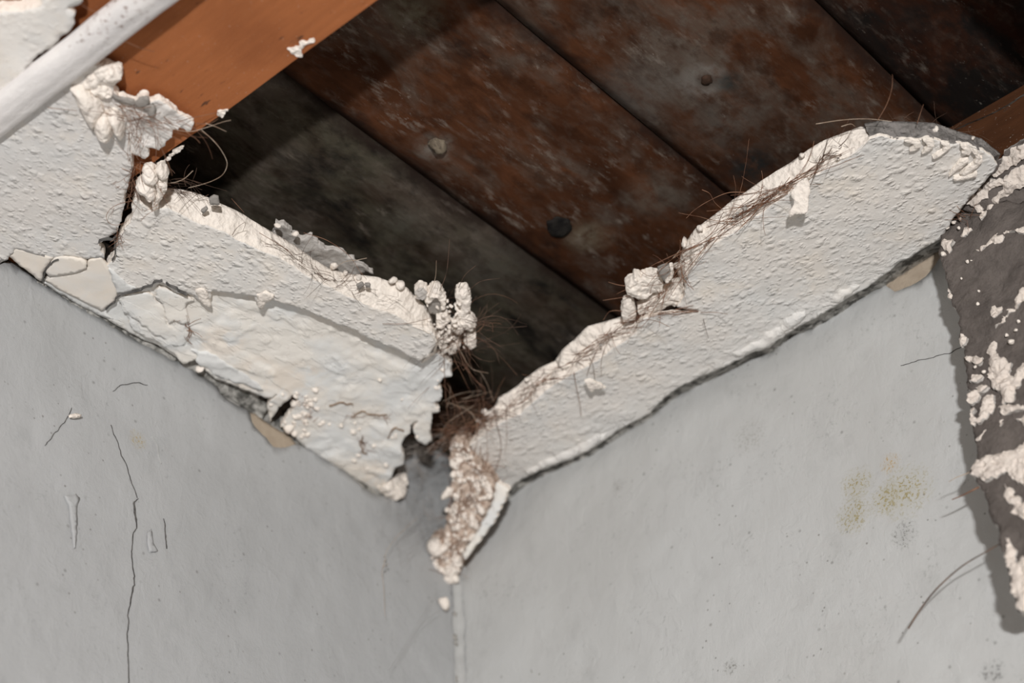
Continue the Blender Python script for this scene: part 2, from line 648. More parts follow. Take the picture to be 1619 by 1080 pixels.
def mat_board(name, seed, brown=(0.074, 0.029, 0.0135), film=0.5, streak=0.5, black=0.2, olive=0.0, light=1.0, halos=(), edges=()):
    """old roof board: foxy brown, veiled by grey film, white bloom in streaks along x and black mould"""
    t = NT(name)
    k = seed * 1.7
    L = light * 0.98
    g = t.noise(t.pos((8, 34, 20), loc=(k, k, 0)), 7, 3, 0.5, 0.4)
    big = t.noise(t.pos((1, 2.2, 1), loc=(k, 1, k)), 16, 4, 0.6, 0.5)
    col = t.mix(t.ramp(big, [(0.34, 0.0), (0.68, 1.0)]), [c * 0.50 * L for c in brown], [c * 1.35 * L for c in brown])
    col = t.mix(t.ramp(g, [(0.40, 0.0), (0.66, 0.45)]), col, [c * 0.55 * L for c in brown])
    if olive:
        ol = t.ramp(t.noise(t.pos((1, 1.6, 1), loc=(k * 2, 3, 1)), 18, 4, 0.62, 0.5), [(0.60 - 0.22 * olive, 0.0), (0.76 - 0.22 * olive, 0.85)])
        col = t.mix(ol, col, [0.062 * L, 0.056 * L, 0.040 * L])
    pat = t.ramp(t.noise(t.pos((1.0, 2.0, 1), loc=(k, 2, k)), 14, 5, 0.66, 0.3), [(0.66 - 0.26 * film, 0.0), (0.86 - 0.26 * film, 0.8)])
    col = t.mix(pat, col, [0.092 * L, 0.074 * L, 0.060 * L])
    st = t.ramp(t.noise(t.pos((14, 42, 30), rot=(0, 0, 0.16), loc=(k, k * 2, 1)), 5.5, 5, 0.66, 0.15), [(0.52, 0.0), (0.70, 1.0)])
    area = t.ramp(t.noise(t.pos((1, 1.5, 1), loc=(k + 4, 2, 9)), 22, 3, 0.6, 0.4), [(0.66 - 0.26 * streak, 0.0), (0.80 - 0.26 * streak, 0.85)])
    col = t.mix(t.math('MULTIPLY', st, area, True), col, [0.21 * L, 0.178 * L, 0.15 * L])
    sp = t.ramp(t.noise(t.pos((0.8, 1.3, 1), loc=(k, 7, 2)), 130, 4, 0.62, 0.0), [(0.50, 0.0), (0.66, 0.6)])
    col = t.mix(t.math('MULTIPLY', sp, t.math('ADD', t.math('MULTIPLY', pat, 0.8), 0.25), True), col, [0.125 * L, 0.108 * L, 0.092 * L])
    dk = t.ramp(t.noise(t.pos((0.7, 1.3, 1), loc=(k, 3, 6)), 75, 4, 0.65, 0.0), [(0.52, 0.0), (0.66, 0.6)])
    col = t.mix(dk, col, [c * 0.35 * L for c in brown])
    bk = t.ramp(t.noise(t.pos((1.0, 2.0, 1), loc=(k * 3, 5, k)), 17, 5, 0.68, 0.3), [(0.68 - 0.28 * black, 0.0), (0.84 - 0.28 * black, 0.93)])
    col = t.mix(bk, col, (0.0085, 0.0078, 0.0072))
    fl_ = t.ramp(t.noise(t.pos((24, 50, 30), loc=(2, k, 7)), 11, 3, 0.6), [(0.66, 0.0), (0.75, 0.7)])
    col = t.mix(t.math('MULTIPLY', fl_, t.math('ADD', area, 0.1), True), col, [0.26 * L, 0.235 * L, 0.205 * L])
    if edges:
        sx = t.n('ShaderNodeSeparateXYZ')
        t.l(t.geo.outputs['Position'], sx.inputs[0])
        jit = t.math('MULTIPLY', t.math('SUBTRACT', t.noise(t.pos(loc=(k, 4, 1)), 40, 4, 0.65), 0.5), 0.022)
        for e in edges:
            dd = t.math('ABSOLUTE', t.math('SUBTRACT', t.math('ADD', sx.outputs[1], jit), e))
            col = t.mix(t.ramp(t.math('MULTIPLY', dd, 60.0), [(0.05, 0.8), (0.55, 0.0)]), col, (0.016, 0.010, 0.008))
    for (c, r0, r1, cc, f) in halos:
        m = t.ramp(t.noise(t.pos(loc=(3, k, 3)), 130, 3, 0.6), [(0.36, 0.25), (0.6, 1.0)])
        col = t.mix(t.math('MULTIPLY', t.math('MULTIPLY', t.spot(c, r0, r1), m), f), col, cc)
    t.color(col)
    t.bump(g, 0.5, 0.001)
    t.b.inputs['Roughness'].default_value = 0.9
    t.b.inputs['Specular IOR Level'].default_value = 0.05
    return t.m


def mat_joist(name, base, spread):
    t = NT(name)
    g = t.noise(t.pos((45, 4, 20)), 8, 4, 0.55, 0.2)
    col = t.mix(t.ramp(g, [(0.35, 0.0), (0.7, 1.0)]), [c * (1 - spread) for c in base], [c * (1 + spread) for c in base])
    col = t.mix(t.ramp(t.noise(t.pos((1, 1, 1)), 14, 4, 0.6), [(0.48, 0.0), (0.72, 0.55)]), col, [base[0] * 0.55, base[1] * 0.5, base[2] * 0.5])
    col = t.mix(t.ramp(t.noise(t.pos((60, 14, 30), loc=(1, 2, 3)), 6, 3, 0.6), [(0.66, 0.0), (0.73, 0.8)]), col, (0.05, 0.03, 0.022))
    col = t.mix(t.ramp(t.noise(t.pos((9, 6, 9), loc=(4, 2, 1)), 90, 3, 0.7), [(0.67, 0.0), (0.71, 0.7)]), col, (0.55, 0.5, 0.45))
    t.color(col)
    t.bump(t.noise(t.pos((60, 10, 40)), 30, 4, 0.6), 0.5, 0.0005)
    return t.m


def mat_hair(name, a, b):
    t = NT(name)
    t.color(t.mix(t.ramp(t.noise(t.pos(), 160, 2, 0.5), [(0.4, 0.0), (0.6, 1.0)]), a, b))
    t.b.inputs['Roughness'].default_value = 0.6
    return t.m


STIP_R = mat_stipple('stippled_paint_right', (1.2, 0.8, 1.0), base=(0.73, 0.695, 0.655), cool=(0.68, 0.675, 0.66), foot=(0, 0.012, 0.04))
STIP_L = mat_stipple('stippled_paint_left', (0.8, 1.2, 1.0), base=(0.79, 0.75, 0.705), cool=(0.72, 0.71, 0.69))
STIP_P = mat_stipple('stippled_paint_panel', (0.8, 1.1, 1.0), base=(0.70, 0.67, 0.64), cool=(0.66, 0.655, 0.645), amount=0.85)
RAW = mat_raw('broken_gypsum', base=(0.88, 0.81, 0.735))
RAWG = mat_raw('grey_gypsum', base=(0.52, 0.49, 0.46), dark=(0.30, 0.27, 0.25), dirt=0.6)
CRUMB = mat_raw('gypsum_crumb', base=(0.86, 0.79, 0.72), dirt=0.2)
CRUST = mat_raw('flap_crust', base=(0.70, 0.63, 0.57), dark=(0.35, 0.30, 0.27), dirt=0.6)
DUST = mat_raw('dusty_broken_edge', base=(0.23, 0.215, 0.205), dark=(0.07, 0.065, 0.06), dirt=0.9)


def mat_lower():
    t = NT('smooth_undercoat')
    t.bump(t.math('ADD', t.noise(t.pos(), 120, 4, 0.6), t.math('MULTIPLY', t.ramp(t.noise(t.pos((0.7, 1.4, 1)), 60, 4, 0.6, 0.6), [(0.5, 0.0), (0.54, 1.0)]), 0.35)), 0.8, 0.0008)
    col = t.mix(t.ramp(t.noise(t.pos(loc=(4, 4, 4)), 30, 4, 0.6, 0.4), [(0.42, 0.0), (0.60, 1.0)]), (0.80, 0.765, 0.71), (0.735, 0.74, 0.73))
    for p, r in (((350, 525), 0.016), ((405, 575), 0.018), ((580, 735), 0.02), ((470, 590), 0.02)):
        m = t.ramp(t.noise(t.pos(loc=(2, 1, 2)), 55, 4, 0.6), [(0.42, 0.0), (0.52, 0.8)])
        col = t.mix(t.math('MULTIPLY', t.spot(ceil_plane(0.0085).at(p), r * 0.7, r), m), col, (0.80, 0.725, 0.64))
    col = t.mix(t.ramp(t.noise(t.pos(loc=(8, 1, 3)), 420, 3, 0.65), [(0.66, 0.0), (0.74, 0.4)]), col, (0.45, 0.34, 0.25))
    t.color(col)
    return t.m


LOWER = mat_lower()
CREAM = mat_flat('cream_filler', (0.80, 0.735, 0.655), (0.77, 0.735, 0.69), 40, 0.4, 0.6, 0.25, 200, 0.1)
BLUE = mat_flat('blue_white_paint', (0.74, 0.745, 0.735), (0.69, 0.69, 0.68), 40, 0.4, 0.6, 0.8, 190, 0.2)
GREYCHIP = mat_flat('grey_chip', (0.36, 0.335, 0.31), (0.28, 0.26, 0.24), 120, 0.4, 0.6, 0.5, 500, 0.3)
TAN = mat_flat('tan_plaster', (0.44, 0.365, 0.285), (0.38, 0.31, 0.24), 120, 0.4, 0.65, 0.6, 500, 0.6, (0.26, 0.19, 0.13))
DIRT = mat_flat('dirty_masonry', (0.42, 0.41, 0.385), (0.10, 0.098, 0.09), 150, 0.42, 0.60, 2.0, 260, 0.8, (0.05, 0.048, 0.045))
FLAPG = mat_flat('grey_backing_paper', (0.135, 0.117, 0.107), (0.095, 0.082, 0.075), 90, 0.4, 0.65, 1.8, 420, 0.5, (0.22, 0.19, 0.175))
FILL = mat_flat('corner_filler_paint', (0.44, 0.445, 0.44), (0.39, 0.393, 0.39), 90, 0.4, 0.65, 1.0, 200, 0.5, (0.15, 0.14, 0.13))
CRACK = mat_flat('crack_grey', (0.07, 0.068, 0.066), (0.13, 0.125, 0.12), 200, 0.4, 0.6, 0.2, 300, 0)  # dark grey for the thin ribbons laid along cracks and a scratch
FIBRE = mat_hair('brown_fibre', (0.30, 0.165, 0.105), (0.17, 0.085, 0.055))
FIBRED = mat_hair('dark_fibre', (0.075, 0.048, 0.036), (0.17, 0.105, 0.075))
FIBREP = mat_hair('pale_fibre', (0.52, 0.42, 0.33), (0.34, 0.24, 0.17))
WEB = mat_hair('cobweb_thread', (0.42, 0.41, 0.40), (0.30, 0.29, 0.28))
BLACKBIT = mat_hair('black_bit', (0.03, 0.03, 0.032), (0.06, 0.055, 0.05))

# ------------------------------------------------------------------ walls
olive = (0.30, 0.25, 0.10)
ochre = (0.42, 0.29, 0.12)
MAT_WR = mat_wall('right_wall_paint', (0.455, 0.458, 0.452), (0.49, 0.497, 0.495), [
    (WR.at((1407, 732)), 0.0065, ochre), (WR.at((1432, 778)), 0.0155, olive), (WR.at((1355, 765)), 0.010, olive),
    (WR.at((1350, 815)), 0.011, olive), (WR.at((1400, 790)), 0.010, olive), (WR.at((1430, 845)), 0.008, (0.2, 0.2, 0.19)),
    (WR.at((1570, 1065)), 0.007, (0.15, 0.15, 0.145)), (WR.at((1155, 1055)), 0.005, (0.2, 0.195, 0.18)),
    (WR.at((975, 770)), 0.005, (0.27, 0.26, 0.25)), (WR.at((1185, 690)), 0.012, (0.36, 0.355, 0.34))], seed=1, across=(1, 1.1, 0.85))
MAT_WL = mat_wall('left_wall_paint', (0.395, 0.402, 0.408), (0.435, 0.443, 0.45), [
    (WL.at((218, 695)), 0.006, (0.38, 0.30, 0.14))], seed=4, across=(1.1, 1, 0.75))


def wall_disp(axis, s):
    def f(P):
        q = P.copy()
        return fbm(q * 25, 3, s) * 0.0009 + fbm(q * 90, 2, s + 2) * 0.0003
    return f


top_r = [(0, 0.0, 0.052), (0, 0.045, 0.052), (0, 0.052, 0.012), (0, 0.085, 0.008)] + px(WR, [
    (977, 685), (996, 674), (1012, 667), (1027, 658), (1060, 628), (1085, 614), (1110, 601), (1135, 590), (1160, 577),
    (1185, 562), (1205, 558), (1218, 553), (1232, 538), (1249, 525), (1277, 519), (1300, 504), (1319, 494), (1340, 479),
    (1361, 466), (1380, 455), (1394, 447), (1404, 454), (1415, 461), (1428, 456), (1441, 451), (1458, 440), (1470, 429),
    (1477, 421), (1484, 411), (1490, 395)]) + [(0, 0.37, 0.008), (0, 0.75, 0.008), (0, 0.75, -0.55), (0, 0, -0.55)]
wall_right = slab('wall_right', WR, top_r, 0.0032, [MAT_WR, RAWG], res=0.0042, ragged=0.0005, rfreq=350, disp=wall_disp(0, 3), seed=2)
tag(wall_right, 'pale grey painted wall with mould specks right of the corner', 'wall', kind='structure')
top_l = [(0.72, 0, -0.55), (0.72, 0, 0.002), (0.40, 0, 0.002)] + px(WL, [
    (0, 418), (14, 412), (40, 428), (67, 446), (95, 466), (117, 479), (156, 499), (189, 521), (228, 543), (250, 554),
    (292, 577), (319, 596), (346, 612), (347, 622), (369, 637), (397, 651), (400, 670), (414, 684), (428, 698), (433, 706),
    (450, 708), (469, 703), (484, 707), (500, 717), (530, 736), (556, 753), (575, 771), (592, 782), (615, 787), (639, 793)]) + \
    [(0.054, 0, 0.05), (0, 0, 0.052), (0, 0, -0.55)]
wall_left = slab('wall_left', WL, top_l, 0.0032, [MAT_WL, RAWG], res=0.0042, ragged=0.0005, rfreq=350, disp=wall_disp(1, 7), seed=5)
tag(wall_left, 'shaded grey painted wall with a hairline crack left of the corner', 'wall', kind='structure')


def box(name, lo, hi, mat, parent=None, sub=None, noise_=0.0, seed=0):
    lo, hi = np.array(lo, float), np.array(hi, float)
    sub = sub or (1, 1, 1)
    V, Fc = [], []
    for ax in range(3):
        u, v = (ax + 1) % 3, (ax + 2) % 3
        for side in (0, 1):
            nu, nv = sub[u], sub[v]
            o = len(V)
            for i in range(nu + 1):
                for j in range(nv + 1):
                    p = np.zeros(3)
                    p[ax] = hi[ax] if side else lo[ax]
                    p[u] = lo[u] + (hi[u] - lo[u]) * i / nu
                    p[v] = lo[v] + (hi[v] - lo[v]) * j / nv
                    V.append(p)
            for i in range(nu):
                for j in range(nv):
                    a = o + i * (nv + 1) + j
                    q = [a, a + nv + 1, a + nv + 2, a + 1]
                    Fc.append(q if side else q[::-1])
    V = np.array(V)
    if noise_:
        for k in range(3):
            V[:, k] += fbm(V * (35, 12, 35) + 11 * k, 3, seed + k) * noise_
    return link(name, V, Fc, mat, None, parent, flat=True)


box('masonry', (-0.09, -0.09, -0.56), (-0.0034, 0.76, 0.0555), DIRT, wall_right)
box('masonry', (0.0, -0.09, -0.56), (0.73, -0.0034, 0.0555), DIRT, wall_left)
# the rest of the room: walls run on down to the floor and out past the frame
box('lower_wall', (-0.09, 0.0, -2.45), (-0.001, 3.0, -0.54), MAT_WR, wall_right)
box('lower_wall', (0.0, -0.09, -2.45), (3.0, -0.001, -0.54), MAT_WL, wall_left)
box('far_wall', (-0.09, 0.745, -0.545), (-0.001, 3.0, 0.05), MAT_WR, wall_right)
box('far_wall', (0.715, -0.09, -0.545), (3.0, -0.001, 0.05), MAT_WL, wall_left)
floor = box('floor', (-0.09, -0.09, -2.5), (3.0, 3.0, -2.45), mat_flat('floor_boards', (0.16, 0.10, 0.06), (0.12, 0.075, 0.045), 6, .4, .6, .3, 30, 0))
tag(floor, 'plain dark timber floor far below the damaged ceiling', 'floor', kind='structure')

# patches where the skim has come off
slab('bare_patch', Plane((-0.0012, 0, 0), (1, 0, 0), (0, 1, 0)), px(WR, [(1388, 446), (1415, 465), (1441, 455), (1462, 442), (1480, 423), (1490, 408),
     (1487, 390), (1470, 402), (1440, 420), (1410, 437)]), 0.002, TAN, res=0.002, parent=wall_right)
slab('bare_patch', Plane((0, -0.0012, 0), (0, 1, 0), (1, 0, 0)), px(WL, [(396, 650), (400, 674), (416, 690), (430, 706), (450, 712), (472, 705),
     (464, 690), (440, 676), (424, 668), (410, 655)]), 0.002, TAN, res=0.002, parent=wall_left)


def ribbon(name, plane, pts, w, mat, parent, wob=0.0004, seed=0, lift=0.0004, disp=None):
    q = plane.two(np.array(px(plane, [p[:2] for p in pts])))
    ws = [p[2] if len(p) > 2 else w for p in pts]
    n = max(8, int(np.linalg.norm(np.diff(q, axis=0), axis=1).sum() / 0.0012))
    t = np.concatenate([[0], np.cumsum(np.linalg.norm(np.diff(q, axis=0), axis=1))])
    qq = resample(q, n=n)
    wi = np.interp(np.linspace(0, t[-1], n), t, ws)
    d = np.gradient(qq, axis=0)
    nn = np.stack([d[:, 1], -d[:, 0]], -1)
    nn /= np.linalg.norm(nn, axis=1)[:, None] + 1e-12
    qq = qq + nn * (fbm(np.column_stack([qq * 300, np.full(n, seed)]), 3, seed) * wob * 2)[:, None]
    wi = wi * (0.62 + 0.4 * fbm(np.column_stack([qq * 700, np.full(n, seed + 2)]), 2, seed))
    V = []
    for sgn, up_ in ((-1, 0), (1, 0), (-1, 1), (1, 1)):
        P = plane.three(qq + nn * (sgn * wi * 0.5)[:, None])
        h = disp(P) if disp else 0
        V.append(P + plane.n * (np.asarray(h) + (lift if up_ else -0.0012))[..., None])
    Fc = []
    for i in range(n - 1):
        for a, b in ((2, 3), (0, 2), (3, 1)):
            Fc.append([a * n + i, a * n + i + 1, b * n + i + 1, b * n + i])
    return link(name, np.vstack(V), Fc, mat, None, parent, flat=True)


dl = wall_disp(1, 7)
dr = wall_disp(0, 3)
ribbon('crack', WL, [(175, 672, .0003), (188, 705, .0004), (193, 720, .0006), (201, 738, .0004), (205, 755, .0004), (215, 780, .0004), (218, 787, .0003)],
       .0004, CRACK, wall_left, disp=dl)
ribbon('crack', WL, [(218, 787, .0003), (212, 797, .0018), (215, 820, .0016), (217, 836, .0006), (211, 842, .0005), (209, 880, .0006), (213, 925, .0008), (208, 938, .0009), (203, 975, .0007),
       (202, 1010, .0007), (204, 1050, .0007), (202, 1120, .0007)], .0006, CRACK, wall_left, disp=dl, seed=2)
ribbon('crack', WL, [(178, 620, .0003), (190, 609, .0005), (218, 605, .0005), (233, 609, .0003)], .0004, CRACK, wall_left, disp=dl, seed=4)
ribbon('crack', WL, [(112, 645, .0003), (106, 660, .0004), (88, 682, .0004), (70, 705, .0003)], .0003, CRACK, wall_left, disp=dl, seed=6)
ribbon('crack', WR, [(1523, 549, .0004), (1500, 560, .0003), (1440, 574, .0003), (1425, 578, .0002)], .0003, CRACK, wall_right, disp=dr, seed=8)
ribbon('scratch', WL, [(305, 647, .0004), (315, 668, .0006), (324, 680, .0003)], .0004, FILL, wall_left, disp=dl, seed=9, lift=0.0007)
ribbon('scratch', WL, [(240, 690, .0006), (247, 705, .0008), (253, 733, .0004)], .0004, FILL, wall_left, disp=dl, seed=10, lift=0.0009)
ribbon('scratch', WL, [(259, 820, .0003), (262, 850, .0010), (264, 868, .0006)], .0004, CRACK, wall_left, disp=dl, seed=11)
# a lip of lifted paint, a splinter and smaller paint ridges on the left wall
slab('paint_flake', Plane((0, 0.0009, 0), (0, 1, 0), (1, 0, 0)), px(WL, [(101, 785), (118, 783), (125, 788), (119, 805), (120, 830), (117, 868), (112, 830), (108, 800)]), 0.0009,
     MAT_WL, res=0.0016, ragged=0.0004, parent=wall_left)
slab('paint_flake', Plane((0, 0.0009, 0), (0, 1, 0), (1, 0, 0)), px(WL, [(232, 842), (238, 836), (240, 860), (248, 872), (236, 874), (232, 858)]), 0.0008,
     MAT_WL, res=0.0016, ragged=0.0004, parent=wall_left)
slab('splinter', Plane((0, 0.004, 0), (0, 1, 0), (1, 0, 0)), px(WL, [(102, 661), (112, 659), (121, 661), (120, 664), (104, 665)]), 0.0012, CRUMB, res=0.001, ragged=0.0002, parent=wall_left)
# filler run down the inside corner of the walls
V, Fc = [], []
zz = np.linspace(0.0, -0.5, 180)
for k, z in enumerate(zz):
    w = 0.0042 + 0.0016 * float(fbm(np.array([[0, 0, z * 120]]), 3, 4)[0])
    for a in range(6):
        t = a / 5 * math.pi / 2
        V.append((w * (1 - math.sin(t)) * 1.0 + 0.0006, w * (1 - math.cos(t)) + 0.0006, z))
for k in range(len(zz) - 1):
    for a in range(5):
        Fc.append([k * 6 + a, k * 6 + a + 1, k * 6 + 6 + a + 1, k * 6 + 6 + a])
link('corner_filler', V, Fc, FILL, None, wall_right)
for (x, y, r) in [(727, 975, .0012), (728, 1012, .0028), (729, 1020, .0022), (728, 1078, .0024), (725, 1000, .001), (726, 1052, .001)]:
    p = WR.at((x, y))
    slab('dirt_spot', Plane(p + np.array([0.0042, 0.0, 0]), (1, 0.8, 0), (0, 0, 1)), [p + np.array([0.0042, 0, 0]) + 0.7 * r * np.array([-0.62 * math.cos(a), 0.78 * math.cos(a), 1.2 * math.sin(a)]) for a in
         np.linspace(0, 2 * math.pi, 9)[:-1]], 0.0006, mat_flat('corner_dirt', (0.24, 0.225, 0.2), (0.4, 0.39, 0.37), 300, .4, .6, .5, 300, 0), res=0.0009, ragged=0.0012, dome=0.0004, parent=wall_right, seed=int(x + y))

# ------------------------------------------------------------------ roof boards above the hole
roof = tag(empty('roof', (0.2, 0.3, 0.06)), 'mouldy brown boards seen up through the hole in the ceiling', 'roof boards', kind='structure')
ZB = 0.058
seams = [-0.12, -0.055, 0.045, 0.1485, 0.2555, 0.366, 0.470, 0.575, 0.68]
PB0 = ceil_plane(ZB)
spec = [dict(black=.4), dict(film=.5, streak=.3, black=.5, olive=.9), dict(brown=(.036, .025, .017), film=.85, streak=.35, black=.66, olive=.9, halos=[(PB0.at((640, 350)), .004, .02, (.11, .105, .085), .5), (PB0.at((780, 430)), .006, .03, (.075, .07, .058), .6)]),
        dict(film=.58, streak=.72, black=.28, halos=[(PB0.at((690, 235)), .003, .013, (.22, .205, .18), .8), (PB0.at((930, 375)), .003, .016, (.17, .145, .105), .8), (PB0.at((655, 20)), .004, .018, (.13, .12, .085), .7), (PB0.at((1040, 310)), .004, .022, (.13, .115, .095), .6)]),
        dict(film=.75, streak=.55, black=.22, halos=[(PB0.at((1112, 127)), .009, .0145, (.17, .155, .14), .8), (PB0.at((1116, 127)), .002, .006, (.035, .02, .014), .9), (PB0.at((1152, 128)), .003, .009, (.02, .024, .023), .9), (PB0.at((1070, 120)), .004, .02, (.13, .115, .10), .6), (PB0.at((1000, 150)), .004, .03, (.11, .10, .09), .5), (PB0.at((1190, 260)), .006, .02, (.018, .02, .02), .9), (PB0.at((1150, 190)), .008, .03, (.13, .12, .105), .5)]),
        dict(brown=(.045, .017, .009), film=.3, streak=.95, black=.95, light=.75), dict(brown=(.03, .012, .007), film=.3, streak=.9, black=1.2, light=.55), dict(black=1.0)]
for k in range(len(seams) - 1):
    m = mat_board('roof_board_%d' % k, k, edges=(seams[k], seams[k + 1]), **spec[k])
    y0, y1 = seams[k] + 0.0003, seams[k + 1] - 0.0003
    # plank with eased long edges, split fine enough to bow
    prof = [(y0, 0.0022), (y0 + 0.005, 0.0003), (y0 + 0.02, -0.0006), ((y0 + y1) / 2, -0.001), (y1 - 0.02, -0.0006), (y1 - 0.005, 0.0003), (y1, 0.0022), (y1, 0.02), (y0, 0.02)]
    nx = 60
    xs = np.linspace(-0.1, 0.8, nx)
    V = []
    for x in xs:
        for (y, z) in prof:
            V.append((x, y, ZB + z))
    V = np.array(V)
    V[:, 2] += fbm(V * (9, 30, 1), 3, 30 + k) * 0.0007 + k % 2 * 0.0012
    V[:, 1] += fbm(V * (14, 0, 0) + k, 3, 40 + k) * 0.0009
    n = len(prof)
    Fc = [[i * n + a, i * n + (a + 1) % n, (i + 1) * n + (a + 1) % n, (i + 1) * n + a] for i in range(nx - 1) for a in range(n)]
    pl = link('plank', V, [f[::-1] for f in Fc], m, None, roof)
    PB = ceil_plane(ZB - 0.0008)
    if k == 3:
        slab('knot', PB, px(PB, [(678, 228), (688, 222), (704, 224), (707, 234), (700, 244), (686, 243)]), 0.002, mat_flat('knot_plug', (0.20, 0.165, 0.12), (0.10, 0.08, 0.06), 200, .4, .6, 1, 400, 0), res=0.0016,
             dome=0.003, parent=pl, seed=3)
        slab('knot', PB, px(PB, [(865, 352), (880, 345), (900, 348), (906, 362), (896, 374), (878, 376), (866, 366)]), 0.001, mat_flat('dark_knot', (0.02, 0.018, 0.016), (0.008, 0.007, 0.007), 200, .4, .6, 1, 400, 0),
             res=0.002, parent=pl, seed=5)
    if k == 4:
        PC = ceil_plane(ZB - 0.0012)
        slab('knot', PC, px(PC, [(1107, 123), (1114, 119), (1124, 121), (1127, 129), (1119, 135), (1109, 132)]), 0.001, mat_flat('knot_heart', (0.055, 0.03, 0.02), (0.03, 0.018, 0.012), 200, .4, .6, 1, 300, 0), res=0.0016,
             dome=0.0008, parent=pl, seed=6)

# ------------------------------------------------------------------ timbers
JO = mat_joist('orange_joist', (0.36, 0.125, 0.046), 0.07)
xe = float(ceil_plane(0.0075).at((415, 132))[0])
joist = box('ceiling_joist', (xe, -0.05, 0.0075), (xe + 0.125, 0.75, 0.056), JO, None, (3, 60, 2), 0.0007)
tag(joist, 'wide orange-brown timber joist beside the open hole, crossing behind the white cover strip', 'joist')
WP = mat_joist('dark_wall_plate', (0.07, 0.027, 0.011), 0.2)
PW = Plane((0.03, 0, 0), (1, 0, 0), (0, 1, 0))
a, b = PW.at((1480, 190)), PW.at((1619, 115))
zt = 0.0555
plate = box('wall_plate', (-0.003, 0.30, 0.014), (float(a[0]), 0.75, min(zt, float(a[2]))), WP, None, (2, 50, 2), 0.0008, 5)
lg = [np.array([float(a[0]) + 0.0022, y, 0.0495 + 0.002 * math.sin(y * 90)]) for y in np.linspace(0.3, 0.75, 40)]
loft('dusty_ledge', lg, [p + np.array([-0.012, 0, 0.0055]) for p in lg], mat_raw('ledge_dust', base=(0.20, 0.19, 0.175), dark=(0.05, 0.06, 0.055), dirt=0.9), nv=4, lump=0.0022, freq=260, outd=(0.8, 0, -0.5), parent=plate, seed=12, step=0.0016)
tag(plate, 'dark brown timber with a dusty top edge above the far end of the right-hand strip', 'timber')

# ------------------------------------------------------------------ ceiling sheets that still hang in place
def swell(amp, freq, seed, ax=(1, 1, 1)):
    return lambda P: fbm(P * np.array(ax) * freq, 3, seed) * amp


def stip(seed, stretch, amp=0.0008):
    """real relief of the thick paint: blobs with steep sides, drawn out along the strip"""
    def f(P):
        q = P * np.array(stretch)
        a = np.clip((fbm(q * 150, 2, seed) - 0.08) * 3.5, 0, 1)
        return a * amp + fbm(P * 22, 2, seed + 3) * 0.0011
    return f


ceiling = tag(empty('ceiling', (0.39, 0.08, 0)), 'cream stippled ceiling sheets still fixed beside the white cover strip', 'ceiling', kind='structure')
XB = 0.393
slab('ceiling_sheet', CE, px(CE, [(156, 104), (170, 106), (180, 118), (178, 140), (190, 165), (198, 190), (201, 206), (205, 228), (206, 242), (210, 264), (207, 275), (205, 284), (199, 306),
     (197, 322), (193, 335), (191, 350), (186, 365), (170, 378), (154, 384), (160, 398), (166, 408), (146, 408), (128, 410), (105, 406), (83, 408), (60, 402), (25, 391), (12, 409), (0, 416)]) +
     [(0.36, -0.002, 0), (XB, -0.002, 0), (XB, 0.06, 0), (XB, 0.128, 0)], 0.006, [STIP_P, RAW], res=0.0017, ragged=0.0006, disp=stip(61, (0.8, 1.1, 1), 0.00015),
     parent=ceiling, seed=1)
slab('ceiling_sheet', CE, [(0.399, 0.0, 0), (0.399, 0.09, 0)] + px(CE, [(40, 106), (64, 86), (86, 70), (97, 60), (108, 50), (118, 36), (121, 24), (116, 17), (104, 12), (115, 9), (124, 8), (128, 0), (135, -14), (90, -20), (70, -2), (66, 10), (50, 14), (25, 18),
     (10, 19), (0, 22), (-30, 30), (-60, 44)]) + [(0.62, 0.16, 0), (0.62, 0.0, 0)], 0.007, [mat_stipple('plain_paint', (1, 1, 1), base=(0.80, 0.765, 0.725), amount=0.35), RAW], res=0.0025, ragged=0.0016, rfreq=250,
     disp=lambda P: fbm(P * 40, 3, 9) * 0.0018, parent=ceiling, seed=2, taper=-0.002, rough=0.0015)
# the rest of the ceiling beyond the top right of the frame
slab('ceiling_sheet', CE, [(0.325, 0.475, 0), (0.05, 0.475, 0), (0.05, 0.75, 0), (0.325, 0.75, 0)], 0.008, [STIP_P, RAW], res=0.008, ragged=0.003, parent=ceiling, seed=3)
box('ceiling_sheet', (0.05, 0.745, 0.0), (3.0, 3.0, 0.008), STIP_P, ceiling)
box('ceiling_sheet', (0.61, 0.0, 0.0), (3.0, 0.75, 0.008), STIP_P, ceiling)

# white cover strip over the joint of two sheets
x0, x1 = 0.3855, 0.4035
prof = [(x0, 0.0005), (x0 + 0.0003, -0.0035), (x0 + 0.0018, -0.0065), (x0 + 0.0045, -0.0082), (x0 + 0.0070, -0.0088), (x0 + 0.0085, -0.0104), (x0 + 0.0105, -0.0108), (x1 - 0.005, -0.0106), (x1 - 0.002, -0.0098),
        (x1 - 0.0006, -0.0075), (x1, -0.003), (x1, 0.0005)]
prof = [(x, z * 0.62) for x, z in prof]
ys = np.linspace(-0.002, 0.75, 420)
V = np.array([(x, y, z) for y in ys for (x, z) in prof])
wv = fbm(V * np.array([60, 22, 60]), 3, 77)
V[:, 2] += wv * 0.0009
V[:, 0] += fbm(V * np.array([20, 30, 20]), 3, 78) * 0.0009
n = len(prof)
Fc = [[i * n + a, i * n + a + 1, (i + 1) * n + a + 1, (i + 1) * n + a] for i in range(len(ys) - 1) for a in range(n - 1)]
t = NT('cover_strip_paint')
t.bump(t.math('ADD', t.noise(t.pos((1.5, 0.6, 1)), 130, 4, 0.6), t.math('MULTIPLY', t.noise(t.pos(), 600, 2, 0.5), 0.25)), 0.8, 0.0009)
c_ = t.mix(t.ramp(t.noise(t.pos((1, 0.5, 1)), 40, 4, 0.6), [(0.4, 0.0), (0.65, 1.0)]), (0.80, 0.77, 0.755), (0.70, 0.675, 0.67))
